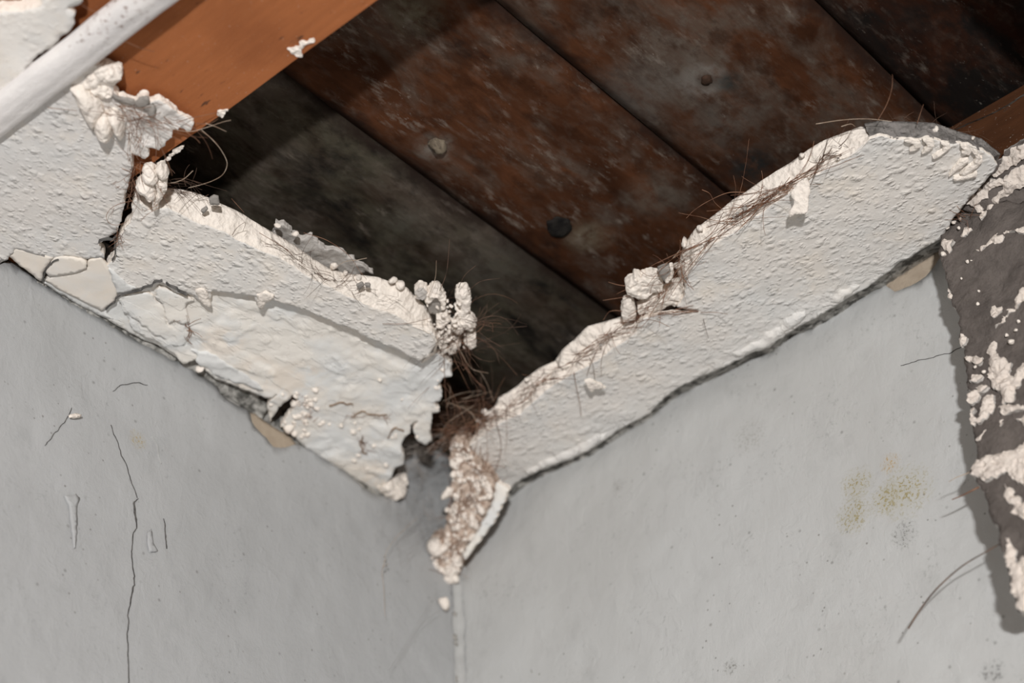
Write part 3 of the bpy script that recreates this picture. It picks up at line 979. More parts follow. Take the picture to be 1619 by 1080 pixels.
rs = t.math('MULTIPLY', t.spot(ceil_plane(-0.01).at((172, 25)), 0.006, 0.021), t.ramp(t.noise(t.pos(loc=(1, 1, 1)), 330, 3, 0.6), [(0.57, 0.0), (0.64, 0.95)]))
c_ = t.mix(rs, c_, (0.17, 0.075, 0.045))
rs = t.math('MULTIPLY', t.spot(ceil_plane(-0.01).at((125, 60)), 0.004, 0.018), t.ramp(t.noise(t.pos(loc=(3, 1, 1)), 450, 3, 0.6), [(0.61, 0.0), (0.68, 0.8)]))
c_ = t.mix(rs, c_, (0.17, 0.09, 0.06))
t.color(c_)
cover = link('cover_strip', V, Fc, t.m, None)
tag(cover, 'white painted cover strip with small rusty spots running across the orange joist', 'cover strip')


def up_(pts, z):
    return px(ceil_plane(z), pts)


def thing(name, label, cat, loc, group=None):
    return tag(empty(name, loc), label, cat, group)


# ------------------------------------------------------------------ torn strip along the right wall
RS = thing('plaster_strip', 'cream stippled plaster strip along the right wall with brown fibres in its torn edge', 'plaster', CE.at((1120, 540)))
inA = [(742, 704), (756, 693), (771, 682), (784, 673), (796, 665), (810, 659), (824, 652), (840, 638), (866, 616), (887, 603), (907, 590), (922, 583), (935, 576), (957, 561), (975, 547), (993, 535), (1006, 524)]
inB = [(1084, 462), (1086, 440), (1090, 430), (1100, 418), (1112, 400), (1125, 386), (1140, 378), (1153, 371), (1178, 357), (1200, 340), (1219, 325), (1247, 307), (1263, 297), (1280, 285), (1305, 268), (1325, 257), (1342, 249), (1361, 235), (1375, 221)]
inC = [(1375, 221), (1393, 216), (1412, 221), (1430, 222), (1450, 224), (1468, 219), (1480, 222), (1493, 226), (1512, 228), (1532, 231), (1550, 238), (1568, 248)]
lowR = [(1484, 380), (1470, 387), (1455, 395), (1441, 406), (1424, 414), (1402, 433), (1375, 452), (1347, 467), (1319, 483), (1290, 501), (1262, 515), (1242, 528), (1228, 536), (1218, 548), (1190, 555), (1160, 571), (1135, 584), (1110, 595),
        (1085, 608), (1060, 622), (1040, 640), (1027, 653), (1012, 662), (996, 669), (977, 680), (955, 697), (929, 712), (905, 725), (888, 730), (868, 739), (852, 744), (836, 753), (824, 759), (812, 769), (803, 778)]
face_r = slab('painted_face', CE, px(CE, inA + [(1008, 512), (1014, 504), (1028, 500), (1050, 496), (1064, 495), (1076, 496), (1093, 494), (1110, 491), (1092, 489), (1078, 488), (1070, 486), (1079, 474)] + inB + inC[1:] +
         [(1578, 262), (1564, 280), (1545, 300), (1522, 326), (1502, 352), (1492, 372)] + lowR + [(792, 772), (786, 766), (778, 752), (770, 743), (762, 735), (755, 724), (748, 714)]), 0.0022, [STIP_R, RAW], res=0.00125, ragged=0.0005,
         disp=stip(21, (1.2, 0.8, 1), 0.00022), parent=RS, rings=2, rough=0.0003, seed=3)


outA = [(748, 690), (757, 668), (764, 655), (782, 643), (790, 627), (802, 621), (818, 610), (833, 597), (852, 582), (877, 571), (890, 552), (911, 534), (929, 516), (954, 509), (985, 500), (1006, 502)]
outB = [(1076, 448), (1070, 428), (1076, 405), (1081, 386), (1100, 361), (1122, 345), (1139, 332), (1158, 316), (1178, 304), (1200, 288), (1228, 270), (1250, 257), (1267, 244), (1283, 233), (1300, 223), (1333, 210), (1361, 200), (1374, 203)]
outC = [(1366, 195), (1390, 191), (1420, 192), (1449, 193), (1477, 194), (1507, 205), (1530, 212), (1552, 219), (1582, 243)]
od = (0.75, -0.25, -0.6)
loft('torn_edge', up_(inA, 0.0004), up_(outA, 0.012), RAW, nv=10, lump=0.0024, freq=200, outd=od, back=(-0.012, 0, 0.004), parent=RS, seed=4, step=0.0011)
loft('torn_edge', up_(inB, 0.0004), up_(outB, 0.012), RAW, nv=10, lump=0.0015, freq=210, bulge=0.0006, outd=od, back=(-0.014, 0, 0.004), parent=RS, seed=6, step=0.0011)
loft('dusty_edge', up_(inC, 0.0006), up_(outC, 0.012), DUST, nv=8, lump=0.0026, freq=280, outd=(0.3, 0.5, -0.7), back=(-0.01, -0.01, 0.002), parent=RS, seed=8, step=0.0011)
# scalloped curls of paint near the far end of the strip
for k, c in enumerate([[(1431, 224), (1441, 222), (1455, 225), (1456, 232), (1448, 238), (1438, 240), (1446, 232), (1444, 228)],
                       [(1459, 222), (1468, 223), (1476, 226), (1477, 232), (1468, 240), (1457, 244), (1466, 234), (1466, 228)],
                       [(1488, 227), (1500, 228), (1503, 234), (1496, 241), (1478, 252), (1474, 250), (1490, 240), (1494, 232)],
                       [(1519, 231), (1529, 233), (1536, 240), (1532, 246), (1520, 243), (1526, 239)],
                       [(1533, 236), (1547, 242), (1552, 252), (1546, 262), (1539, 260), (1544, 250)],
                       [(1508, 268), (1518, 256), (1531, 252), (1533, 256), (1519, 266), (1500, 280)],
                       [(1519, 276), (1534, 263), (1553, 250), (1554, 256), (1540, 270), (1524, 280)],
                       [(1508, 283), (1530, 276), (1546, 274), (1545, 280), (1526, 284), (1510, 287)]]):
    P0 = ceil_plane(-0.0022)
    slab('paint_curl', P0, px(P0, c), 0.0022, [CRUMB, RAW], res=0.0011, ragged=0.0003, dome=0.0004, parent=RS, seed=k, flat=True)
# beads of filler along the foot of the strip
for k, c in enumerate([[(1274, 488), (1262, 494), (1240, 508), (1214, 526), (1190, 542), (1166, 552), (1160, 560), (1178, 560), (1206, 550), (1224, 540), (1240, 528), (1262, 512), (1276, 500)],
                       [(965, 683), (950, 686), (925, 696), (900, 709), (872, 723), (845, 737), (832, 748), (838, 750), (860, 741), (885, 730), (908, 722), (932, 709), (955, 695)],
                       [(1362, 450), (1345, 452), (1322, 466), (1312, 478), (1322, 480), (1345, 466)]]):
    P0 = ceil_plane(-0.0005)
    slab('filler_bead', P0, px(P0, c), 0.0012, [STIP_R, STIP_R], res=0.0015, ragged=0.0014, rfreq=260, disp=lambda P: fbm(P * 22, 2, 24) * 0.0011 + fbm(P * 140, 3, 3) * 0.0012, dome=0.0016, dome_w=0.004, parent=RS, seed=30 + k)
# grime packed into the joint between strip and wall
gl = [(996, 676), (1027, 660), (1060, 629), (1110, 603), (1160, 579), (1185, 564), (1218, 556), (1232, 541), (1249, 527), (1277, 521), (1319, 496), (1361, 468), (1394, 449), (1440, 418), (1490, 386)]
loft('joint_grime', [p + np.array([-0.0025, 0, -0.001]) for p in px(WR, gl)], up_([(x - 3, y - 14) for x, y in gl], 0.0035), DIRT, nv=6, lump=0.0012, freq=330, outd=(0.6, 0, -0.8), parent=wall_right, seed=5, step=0.0016)
gl2 = [(800, 790), (830, 765), (856, 752), (890, 738), (930, 722), (965, 697), (996, 676)]
loft('joint_grime', [p + np.array([-0.0015, 0, -0.001]) for p in px(WR, gl2)], up_([(x - 3, y - 14) for x, y in gl2], 0.0035), DIRT, nv=6, lump=0.001, freq=330, outd=(0.6, 0, -0.8), parent=wall_right, seed=6, step=0.0016)
# chunks lying in the break half way along
PCk = ceil_plane(0.003)
slab('torn_chunk', PCk, px(PCk, [(1007, 493), (1016, 488), (1032, 476), (1052, 464), (1072, 455), (1080, 452), (1086, 462), (1084, 474), (1076, 480), (1060, 486), (1040, 492), (1024, 497), (1012, 498)]), 0.007, [RAW, RAW], res=0.0014, ragged=0.0007,
     disp=crag(0.0014, 130, 4), dome=0.0015, dome_w=0.004, parent=RS, seed=41, rough=0.0012, flat=True)
slab('torn_chunk', PCk, px(PCk, [(989, 456), (994, 449), (1003, 446), (1004, 438), (1014, 441), (1030, 436), (1040, 437), (1044, 446), (1050, 452), (1046, 460), (1032, 462), (1022, 470), (1010, 474), (1001, 469), (993, 466)]), 0.006, [RAW, RAW], res=0.0014,
     ragged=0.0007, disp=crag(0.0014, 130, 5), dome=0.0012, dome_w=0.004, parent=RS, seed=42, rough=0.0012, flat=True)
slab('torn_chunk', PCk, px(PCk, [(985, 484), (990, 480), (998, 478), (1003, 485), (1006, 496), (1003, 506), (994, 509), (987, 509), (983, 500)]), 0.006, [RAW, RAW], res=0.0012, ragged=0.0005, dome=0.0012, dome_w=0.003, parent=RS, seed=43, flat=True)
slab('grey_chip', ceil_plane(0.0005), px(ceil_plane(0.0005), [(1040, 428), (1052, 424), (1060, 424), (1063, 436), (1056, 446), (1050, 446), (1044, 438)]), 0.003, GREYCHIP, res=0.0014, ragged=0.0003, parent=RS, seed=44)
slab('paint_curl', ceil_plane(-0.001), px(ceil_plane(-0.001), [(1059, 423), (1064, 422), (1066, 430), (1063, 440), (1056, 448), (1051, 447), (1059, 438), (1061, 430)]), 0.003, CRUMB, res=0.001, ragged=0.0002, dome=0.0006, parent=RS, seed=45, flat=True)
# lumps along the upper rim
CR = []


def crumb_mesh(k):
    import bmesh
    bm = bmesh.new()
    bmesh.ops.create_icosphere(bm, subdivisions=2, radius=1.0)
    V = np.array([v.co[:] for v in bm.verts])
    g = np.random.default_rng(900 + k)
    N = g.normal(size=(11, 3))
    N /= np.linalg.norm(N, axis=1)[:, None]
    D = g.uniform(0.62, 1.0, 11)
    q = np.where(V @ N.T > 0.12, D / np.maximum(V @ N.T, 0.12), 9.0).min(1)
    r = np.minimum(q, 1.25) * (1 + 0.10 * fbm(V * 3.0 + k, 2, k + 3))
    V = V * r[:, None] * np.array([1.05, 0.9, 0.75])
    for v, p in zip(bm.verts, V):
        v.co = p
    me = bpy.data.meshes.new('crumb')
    bm.to_mesh(me)
    bm.free()
    me.polygons.foreach_set('use_smooth', np.ones(len(me.polygons), bool))
    me.materials.append(CRUMB if k % 8 != 7 else GREYCHIP)
    return me


CRM = [crumb_mesh(k) for k in range(8)]


def crumb(pos, r, parent=None, name='crumb', k=None, stretch=None, rot=None):
    k = int(rng.integers(0, 7)) if k is None else k
    o = bpy.data.objects.new(name, CRM[k])
    COL.objects.link(o)
    set_parent(o, parent, pos)
    o.rotation_euler = rot or [float(a) for a in rng.uniform(0, 6.28, 3)]
    st = stretch or [float(a) for a in rng.uniform(0.75, 1.25, 3)]
    o.scale = [r * a for a in st]
    return o


for (x, y, r) in [(766, 652, 6), (757, 664, 5), (785, 645, 5), (834, 600, 5), (1082, 384, 8), (1071, 420, 7), (1106, 360, 6), (1268, 246, 5), (1480, 204, 5), (1468, 208, 4), (1538, 218, 4)]:
    crumb(ceil_plane(0.0085).at((x, y)), r * 0.00034, RS)
# lifted flake hanging from the edge and a loose scale
PF = Plane(ceil_plane(-0.006).at((1262, 315)), (0.55, 0.1, -0.75), (0, 1, 0))
slab('hanging_flake', PF, px(PF, [(1251, 306), (1260, 292), (1274, 279), (1281, 292), (1279, 310), (1278, 327), (1274, 338), (1262, 338), (1247, 344), (1248, 334), (1256, 324), (1254, 314)]), 0.0016, [CRUMB, RAW], res=0.0013, ragged=0.0004,
     disp=swell(0.0008, 120, 2), parent=RS, seed=50)
PF = ceil_plane(-0.007)
slab('hanging_flake', PF, px(PF, [(924, 603), (932, 601), (942, 605), (951, 609), (958, 614), (950, 616), (942, 615), (936, 621), (931, 618), (928, 611)]), 0.0014, [CRUMB, RAW], res=0.0011, ragged=0.0003, parent=RS, seed=51)
# fibres of the right-hand strip
def edge3(pts, z):
    return px(ceil_plane(z), pts)


L = bundle(edge3([(1105, 392), (1140, 362), (1180, 335), (1215, 312), (1250, 290), (1275, 272)], 0.001), 46, 0.012, 0.045, 0.0028, 0.16, 0.5, 0.00018, out=(0.5, -0.2, -0.8))
L += bundle(edge3([(1195, 325), (1225, 305), (1255, 293)], 0.0005), 30, 0.006, 0.02, 0.0026, 0.25, 0.6, 0.00017, out=(0.5, -0.2, -0.8))
tag(tubes('fibre_tuft', L, FIBRE, RS), kind='stuff')
L = bundle(edge3([(850, 605), (880, 590), (905, 570), (935, 550), (960, 530), (985, 512)], 0.0015), 40, 0.01, 0.03, 0.0022, 0.2, 0.6, 0.00017, out=(0.5, -0.2, -0.8))
L += bundle(edge3([(770, 665), (800, 645), (830, 622), (850, 608)], 0.002), 40, 0.008, 0.025, 0.003, 0.3, 0.8, 0.00016, out=(0.5, -0.2, -0.8))
tag(tubes('fibre_tuft', L, FIBRE, RS), kind='stuff')
L = bundle(edge3([(1000, 505), (1030, 482), (1055, 455), (1075, 430), (1080, 400)], -0.001), 60, 0.006, 0.025, 0.0035, 0.4, 1.0, 0.00016, out=(0.6, -0.3, -0.7))
L += bundle(edge3([(1008, 503), (1040, 498), (1080, 490), (1110, 490)], -0.0008), 18, 0.006, 0.016, 0.0012, 0.12, 0.4, 0.00016)
tag(tubes('fibre_tuft', L, FIBRE, RS), kind='stuff')
L = bundle(edge3([(1300, 250), (1330, 235), (1335, 218)], 0.003), 16, 0.006, 0.016, 0.003, 0.5, 0.9, 0.00017, out=(0.6, -0.3, -0.7))
L += bundle(edge3([(1290, 262), (1310, 235)], 0.001), 6, 0.008, 0.02, 0.002, 0.2, 0.3, 0.00017, out=(0.6, -0.3, -0.7))
tag(tubes('fibre_tuft', L, FIBRED, RS), kind='stuff')
L = bundle(edge3([(1390, 200), (1450, 202), (1510, 215), (1560, 228)], 0.013), 40, 0.006, 0.02, 0.003, 0.6, 1.0, 0.00013, out=(0, 0.3, 0.6))
tag(tubes('fibre_tuft', L, FIBRED, RS), kind='stuff')
zz_ = ceil_plane(0.004)
for pts, m_ in [([(1178, 304), (1150, 305), (1120, 318), (1098, 332), (1085, 345)], FIBRE), ([(1110, 300), (1122, 306), (1130, 320), (1142, 331)], FIBRE),
                ([(1290, 196), (1330, 190), (1370, 188), (1410, 192)], FIBREP), ([(1388, 190), (1402, 165), (1410, 140), (1411, 118)], FIBRE), ([(1450, 195), (1455, 180), (1460, 165)], FIBRE),
                ([(1330, 200), (1345, 196), (1352, 200)], FIBREP), ([(1075, 395), (1062, 410), (1050, 418), (1043, 424)], FIBREP), ([(988, 452), (975, 450), (962, 446)], FIBRE), ([(1000, 455), (985, 460), (975, 465)], FIBRE),
                ([(1000, 466), (985, 470), (953, 475)], FIBRE), ([(984, 492), (972, 491), (962, 494), (954, 506)], FIBRE)]:
    tubes('fibre', [pline(pts, zz_, rad=0.00019)], m_, RS)
zz_ = ceil_plane(-0.004)
for pts, m_ in [([(907, 588), (912, 615), (917, 640), (919, 658)], FIBRE), ([(932, 565), (938, 580), (941, 602)], FIBRED), ([(783, 662), (788, 680), (792, 700), (790, 722), (783, 742), (780, 758)], FIBRE),
                ([(1025, 502), (1040, 480), (1055, 462), (1068, 445)], FIBRE), ([(1112, 505), (1115, 518), (1120, 535)], FIBRED), ([(1175, 330), (1174, 345), (1180, 354)], FIBRE)]:
    tubes('fibre', [pline(pts, zz_, rad=0.0002)], m_, RS)
for (x, y, r) in [(1178, 330, 5), (1166, 337, 4), (1160, 343, 3), (950, 545, 3), (1325, 250, 3), (1085, 440, 3)]:
    crumb(ceil_plane(-0.001).at((x, y)), r * 0.0003, RS, 'black_bit', 7)

# ------------------------------------------------------------------ torn strip along the left wall
LS = thing('plaster_strip', 'torn two-layer plaster strip along the left wall, its upper layer edged in raw white', 'plaster', CE.at((450, 540)))
inL = [(214, 312), (224, 322), (236, 333), (242, 334), (262, 328), (284, 338), (306, 351), (328, 357), (342, 363), (356, 368), (372, 378), (389, 387), (403, 392), (417, 398), (440, 405), (463, 420), (480, 432), (497, 442), (510, 448), (524, 454), (541, 464),
       (558, 473), (575, 481), (591, 488), (612, 494), (630, 501), (652, 515)]
endL = [(668, 521), (684, 527), (690, 542), (684, 556), (676, 567), (663, 572)]
lowL = [(655, 568), (647, 565), (633, 557), (619, 551), (600, 542), (580, 535), (563, 524), (550, 518), (536, 515), (520, 506), (505, 501), (488, 493), (472, 488), (460, 483), (452, 482), (440, 477), (430, 476), (420, 480), (411, 490), (407, 481), (402, 468), (392, 468), (380, 467),
        (369, 466), (350, 463), (334, 460), (333, 475), (331, 491), (322, 483), (312, 474), (306, 468), (294, 464), (278, 463), (268, 455), (256, 446), (244, 453), (233, 460), (215, 463), (200, 465), (188, 467), (182, 460), (176, 448), (166, 436), (168, 424), (176, 413), (182, 408), (184, 390),
        (190, 372), (196, 362), (205, 352), (211, 342), (209, 328)]
slab('upper_layer', CE, px(CE, inL + endL + lowL), 0.0065, [STIP_L, RAW], res=0.00125, ragged=0.0005, disp=stip(33, (0.8, 1.2, 1), 0.00022), parent=LS, rings=3, rough=0.0005, seed=13)
outL = [(230, 318), (246, 312), (264, 297), (289, 300), (304, 303), (319, 308), (334, 314), (347, 321), (372, 332), (385, 339), (397, 347), (417, 359), (436, 370), (463, 386), (480, 398), (497, 410), (519, 424), (547, 432), (572, 435), (597, 438), (616, 445), (644, 455), (658, 470), (673, 484), (683, 503), (687, 520)]
loft('torn_edge', up_([(232, 332), (242, 334), (262, 328)] + inL[6:] + [(668, 522), (680, 528)], 0.0004), up_(outL, 0.012), RAW, nv=9, lump=0.0010, freq=210, bulge=0.0008, outd=(0.1, 0.7, -0.7), back=(0, -0.014, 0.004), parent=LS, seed=14, step=0.0011)
loft('broken_end', up_([(652, 516), (668, 522), (680, 528), (690, 542), (684, 557), (665, 573)], -0.0002), up_([(660, 498), (676, 506), (688, 521), (694, 542), (688, 560), (668, 574)], 0.008), RAW, nv=6, lump=0.001, freq=420, outd=(-0.5, 0.4, -0.7),
     back=(0.006, -0.006, 0.003), parent=LS, seed=15, step=0.001)
# recessed second layer, its rotten end and the hole near the wall
PL = Plane((0, 0, -0.0012), (0, 0.105, -1), (0, 1, 0))
low_out = [(230, 440), (300, 430), (400, 440), (500, 470), (600, 520), (650, 545), (690, 555), (704, 566), (714, 574), (712, 584), (713, 593), (706, 594), (699, 595), (694, 604), (690, 610), (696, 613), (699, 620), (699, 627), (694, 634), (686, 637),
           (690, 643), (696, 649), (690, 652), (682, 652), (683, 664), (679, 677), (681, 688), (682, 696), (678, 700), (674, 703), (668, 701), (663, 699), (660, 694), (652, 679), (655, 672), (661, 667), (655, 668), (650, 675), (648, 684), (639, 692), (634, 700), (636, 712), (639, 724), (636, 734),
           (628, 738), (622, 745), (618, 756), (608, 767), (602, 773), (594, 778), (584, 776), (575, 771), (566, 763), (558, 755), (545, 748), (528, 739), (516, 731), (505, 722), (492, 714), (480, 706), (470, 696), (456, 677), (444, 675), (437, 670), (429, 667), (430, 654), (436, 642), (444, 632), (452, 626),
           (440, 620), (430, 625), (417, 628), (400, 622), (385, 616), (372, 610), (356, 604), (342, 600), (330, 590), (322, 582), (314, 566), (303, 570), (292, 573), (270, 556), (250, 542), (228, 532), (210, 520), (200, 500), (210, 470)]
hole = [(469, 626), (470, 634), (464, 645), (462, 655), (452, 660), (446, 668)]
i0 = low_out.index((444, 675))
# the hole is a bite that opens towards the wall
bite = [(444, 675), (448, 668), (453, 661), (460, 655), (463, 646), (469, 636), (470, 626), (464, 623), (456, 630), (447, 637), (440, 646), (432, 658), (428, 667)]
i1 = low_out.index((452, 626))
low_out = low_out[:i0] + bite + [(424, 656), (424, 640), (430, 630)] + low_out[i1 + 1:]


def lower_disp(P):
    h = fbm(P * 35, 3, 51) * 0.0013
    a = np.clip((fbm(P * np.array([60, 110, 60]), 3, 52) - 0.05) * 5, 0, 1) * 0.0009
    return h + a + fbm(P * 200, 2, 53) * 0.0004


slab('lower_layer', PL, px(PL, low_out), 0.004, [LOWER, RAW], res=0.00145, ragged=0.0006, rfreq=350, disp=lower_disp, parent=LS, rings=3, rough=0.0009, seed=17)
# thin skins of paint left on the lower layer
for k, (c, m_) in enumerate([([(300, 552), (340, 564), (400, 598), (412, 616), (380, 608), (345, 594), (315, 576)], BLUE)]):
    P0 = Plane(PL.o + PL.n * 0.0006, PL.n, PL.u)
    slab('paint_skin', P0, px(P0, c), 0.0008, [m_, m_], res=0.0017, ragged=0.0016, rfreq=170, disp=lower_disp, parent=LS, seed=60 + k)
# grime packed into the joint between the lower layer and the wall
for k, gl in enumerate([[(60, 443), (95, 466), (156, 498), (228, 541), (292, 574), (319, 590), (346, 609), (372, 622), (400, 640), (418, 655)], [(468, 698), (480, 706), (505, 722), (528, 737), (556, 755), (575, 772)]]):
    loft('joint_grime', [p + np.array([0, -0.0022, -0.003]) for p in px(WL, gl)], up_([(x + 6, y - 16) for x, y in gl], 0.006), DIRT, nv=7, lump=0.0012, freq=300, outd=(0, 0.6, -0.8), parent=wall_left, seed=7 + k, step=0.0016)
# crumbling rim of the hole
for _ in range(46):
    a = rng.uniform(0, 1)
    x = 470 + rng.normal() * 13 + 12
    y = 650 + rng.normal() * 19
    if x < 464:
        continue
    crumb(PL.at((x, y)), rng.uniform(0.0010, 0.0024), LS)
for (x, y, r) in [(458, 676, 10), (466, 684, 7), (450, 668, 4), (437, 628, 7), (428, 640, 5), (446, 622, 6), (316, 583, 8), (478, 690, 6), (690, 612, 5), (700, 585, 5), (693, 600, 4), (692, 645, 4), (660, 690, 5)]:
    crumb(PL.at((x, y)), r * 0.0003, LS)
# scraps turned up where the upper layer has let go
for k, (c, z, m_) in enumerate([([(407, 468), (420, 462), (432, 470), (424, 478), (413, 492), (408, 484)], -.002, CRUMB), ([(308, 460), (322, 458), (330, 470), (334, 490), (326, 486), (314, 474)], -.002, CRUMB),
                                ([(250, 452), (262, 458), (280, 466), (298, 470), (308, 476), (297, 480), (294, 488), (296, 498), (299, 508), (288, 511), (276, 508), (268, 512), (262, 500), (256, 482), (244, 470)], .0015, LOWER),
                                ([(186, 468), (212, 464), (236, 462), (246, 476), (258, 492), (266, 514), (280, 520), (290, 530), (292, 548), (276, 548), (250, 532), (220, 510), (196, 492)], .003, LOWER)]):
    P0 = ceil_plane(z) if k < 2 else Plane(PL.o + PL.n * (0.0022 if k == 2 else 0.0012), PL.n, PL.u)
    slab('turned_scrap', P0, px(P0, c), 0.0014, [m_, RAW], res=0.0014, ragged=0.0008, disp=swell(0.0012, 60, k), parent=LS, seed=70 + k)
P0 = Plane(PL.o + PL.n * 0.001, PL.n, PL.u)
L = bundle(px(P0, [(293, 505), (300, 520), (296, 535)]), 16, 0.004, 0.01, 0.002, 0.6, 1.0, 0.00018)
tag(tubes('fibre_tuft', L, FIBRE, LS), kind='stuff')
# cream filler between the strip and the wall
for k, (c, m_, z) in enumerate([([(14, 406), (25, 391), (60, 400), (83, 407), (76, 418), (70, 430), (66, 444), (40, 426)], CREAM, -.0004), ([(84, 409), (105, 406), (128, 410), (136, 416), (136, 424), (118, 432), (78, 438), (72, 430), (76, 420)], CREAM, -.0010),
                                ([(76, 438), (120, 432), (138, 424), (140, 412), (160, 408), (172, 424), (180, 445), (186, 468), (170, 486), (160, 492), (130, 476), (100, 462), (70, 444)], CREAM, -.0004), ([(66, 446), (90, 444), (120, 462), (150, 478), (160, 492), (180, 505), (165, 502), (117, 477), (80, 456)], BLUE, .001),
                                ([(172, 424), (182, 430), (200, 450), (216, 456), (205, 462), (186, 466), (178, 446)], BLUE, -.0006), ([(164, 488), (188, 466), (215, 462), (228, 480), (222, 505), (245, 520), (268, 540), (292, 556), (300, 568), (290, 574), (250, 544), (228, 538), (190, 518), (160, 497)], LOWER, .001)]):
    P0 = ceil_plane(z)
    slab('filler_patch', P0, px(P0, c), 0.0022, [m_, m_], res=0.0017, ragged=0.0006, rfreq=260, disp=swell(0.0007, 60, k), parent=LS, seed=80 + k)
for pts in [[(67, 446), (70, 430), (78, 418), (92, 410)], [(186, 468), (200, 464), (225, 458), (245, 448), (256, 444)], [(155, 384), (158, 379), (168, 378), (178, 380), (184, 376)], [(183, 372), (184, 388), (182, 404), (178, 412)], [(262, 448), (280, 458), (296, 466)], [(168, 490), (182, 476), (188, 466)]]:
    ribbon('crack', Plane((0, 0, -0.0012), (0, 0, -1), (0, 1, 0)), [(x, y) for x, y in pts], 0.0008, CRACK, LS, wob=0.0006, seed=int(pts[0][0]))
# rag of plaster and dust behind the torn edge
P0 = ceil_plane(0.016)
for c in [[(430, 372), (436, 352), (450, 356), (463, 372), (480, 378), (492, 374), (500, 388), (520, 396), (540, 400), (552, 408), (570, 420), (590, 432), (560, 436), (510, 424), (470, 400)]]:
    slab('rear_rag', P0, px(P0, c), 0.003, [mat_flat('grey_rag', (0.42, 0.40, 0.38), (0.30, 0.28, 0.26), 120, .4, .6, 1.5, 300, .4), RAWG], res=0.0014, ragged=0.0012, disp=swell(0.002, 120, 3), parent=LS, seed=90)
for (x, y, r) in [(438, 356, 7), (467, 370, 6), (528, 420, 8), (546, 432, 6), (620, 444, 8), (634, 450, 9), (566, 437, 6)]:
    crumb(ceil_plane(0.010).at((x, y)), r * 0.0003, LS)
for c in [[(330, 316), (338, 310), (345, 312), (347, 324), (332, 324)], [(317, 334), (326, 328), (328, 332), (322, 338)], [(564, 452), (572, 447), (576, 452), (568, 459)], [(577, 450), (585, 449), (586, 455), (578, 454)]]:
    P0 = ceil_plane(0.0008)
    slab('grey_chip', P0, px(P0, c), 0.0012, GREYCHIP, res=0.001, ragged=0.0002, parent=LS, seed=int(c[0][0]))
# cracks, crumbs and fibres in the rotten end of the lower layer
for k, pts in enumerate([[(556, 662), (572, 655), (590, 660), (612, 656)], [(575, 690), (568, 706), (580, 720)], [(520, 640), (545, 636), (560, 644)], [(610, 690), (626, 676), (640, 680)]]):
    ribbon('crack', Plane(PL.o + PL.n * 0.0008, PL.n, PL.u), pts, 0.00035, mat_flat('crack_brown', (0.30, 0.22, 0.16), (0.18, 0.12, 0.08), 200, .4, .6, .2, 300, 0) if k == 0 else bpy.data.materials['crack_brown'], LS, wob=0.0012, seed=200 + k, lift=0.00015, disp=lower_disp)
L = bundle(px(PL, [(556, 656), (580, 658), (610, 656)]), 16, 0.003, 0.008, 0.0016, 0.5, 1.0, 0.00015)
L += bundle(px(PL, [(570, 695), (582, 712)]), 18, 0.003, 0.007, 0.0016, 0.6, 1.0, 0.00015)
L += bundle(px(PL, [(452, 630), (470, 622), (492, 640), (496, 668)]), 26, 0.003, 0.007, 0.002, 0.6, 1.0, 0.00014)
tag(tubes('fibre_tuft', L, FIBRE, LS), kind='stuff')
for _ in range(16):
    x, y = 590 + rng.normal() * 40, 680 + rng.normal() * 30
    if inside(np.array([[x, y]]), np.array(low_out, float))[0]:
        crumb(PL.at((x, y)) + PL.n * 0.0002, rng.uniform(0.0008, 0.0018), LS)
# fibres of the left-hand strip
P0 = ceil_plane(0.004)
L = bundle(edge3([(420, 380), (460, 400), (500, 430), (540, 450)], 0.002), 26, 0.006, 0.02, 0.003, 0.4, 0.8, 0.00013, out=(0.1, 0.7, -0.7))
L += bundle(edge3([(265, 290), (290, 298), (330, 312)], 0.008), 26, 0.006, 0.02, 0.004, 0.7, 1.2, 0.00013, out=(0, 0.5, 0.2))
L += bundle(edge3([(540, 450), (600, 465), (640, 480)], 0.001), 22, 0.004, 0.013, 0.003, 0.6, 0.9, 0.00012, out=(0.1, 0.7, -0.7))
tag(tubes('fibre_tuft', L, FIBRED, LS), kind='stuff')
for pts, m_, r in [([(480, 368), (515, 379), (545, 398), (558, 412), (570, 430), (580, 442)], FIBRE, .00016), ([(580, 408), (565, 411), (545, 414), (530, 424)], FIBREP, .00016), ([(410, 368), (430, 380), (455, 396), (462, 402)], FIBRE, .00015),
                   ([(605, 512), (640, 512), (665, 507), (682, 503)], FIBRE, .00015), ([(367, 372), (375, 360), (388, 352), (384, 366)], FIBRED, .00015), ([(366, 314), (375, 324), (386, 336)], FIBRE, .00015)]:
    tubes('fibre', [pline(pts, ceil_plane(-0.001), rad=r)], m_, LS)
tubes('fibre', [pline([(318, 205), (335, 220), (350, 238), (359, 258), (353, 275), (338, 285), (318, 292), (298, 297)], ceil_plane(-0.002), n=40, rad=0.0002)], FIBREP, LS)
tubes('fibre', [pline([(305, 270), (292, 282), (278, 288), (262, 290)], ceil_plane(0.002), n=20, rad=0.00022)], FIBREP, LS)
tubes('fibre', [pline([(208, 318), (190, 322), (175, 330), (168, 342), (172, 352), (182, 356), (196, 353), (204, 347)], ceil_plane(-0.003), n=40, rad=0.00016)], FIBRE, LS)

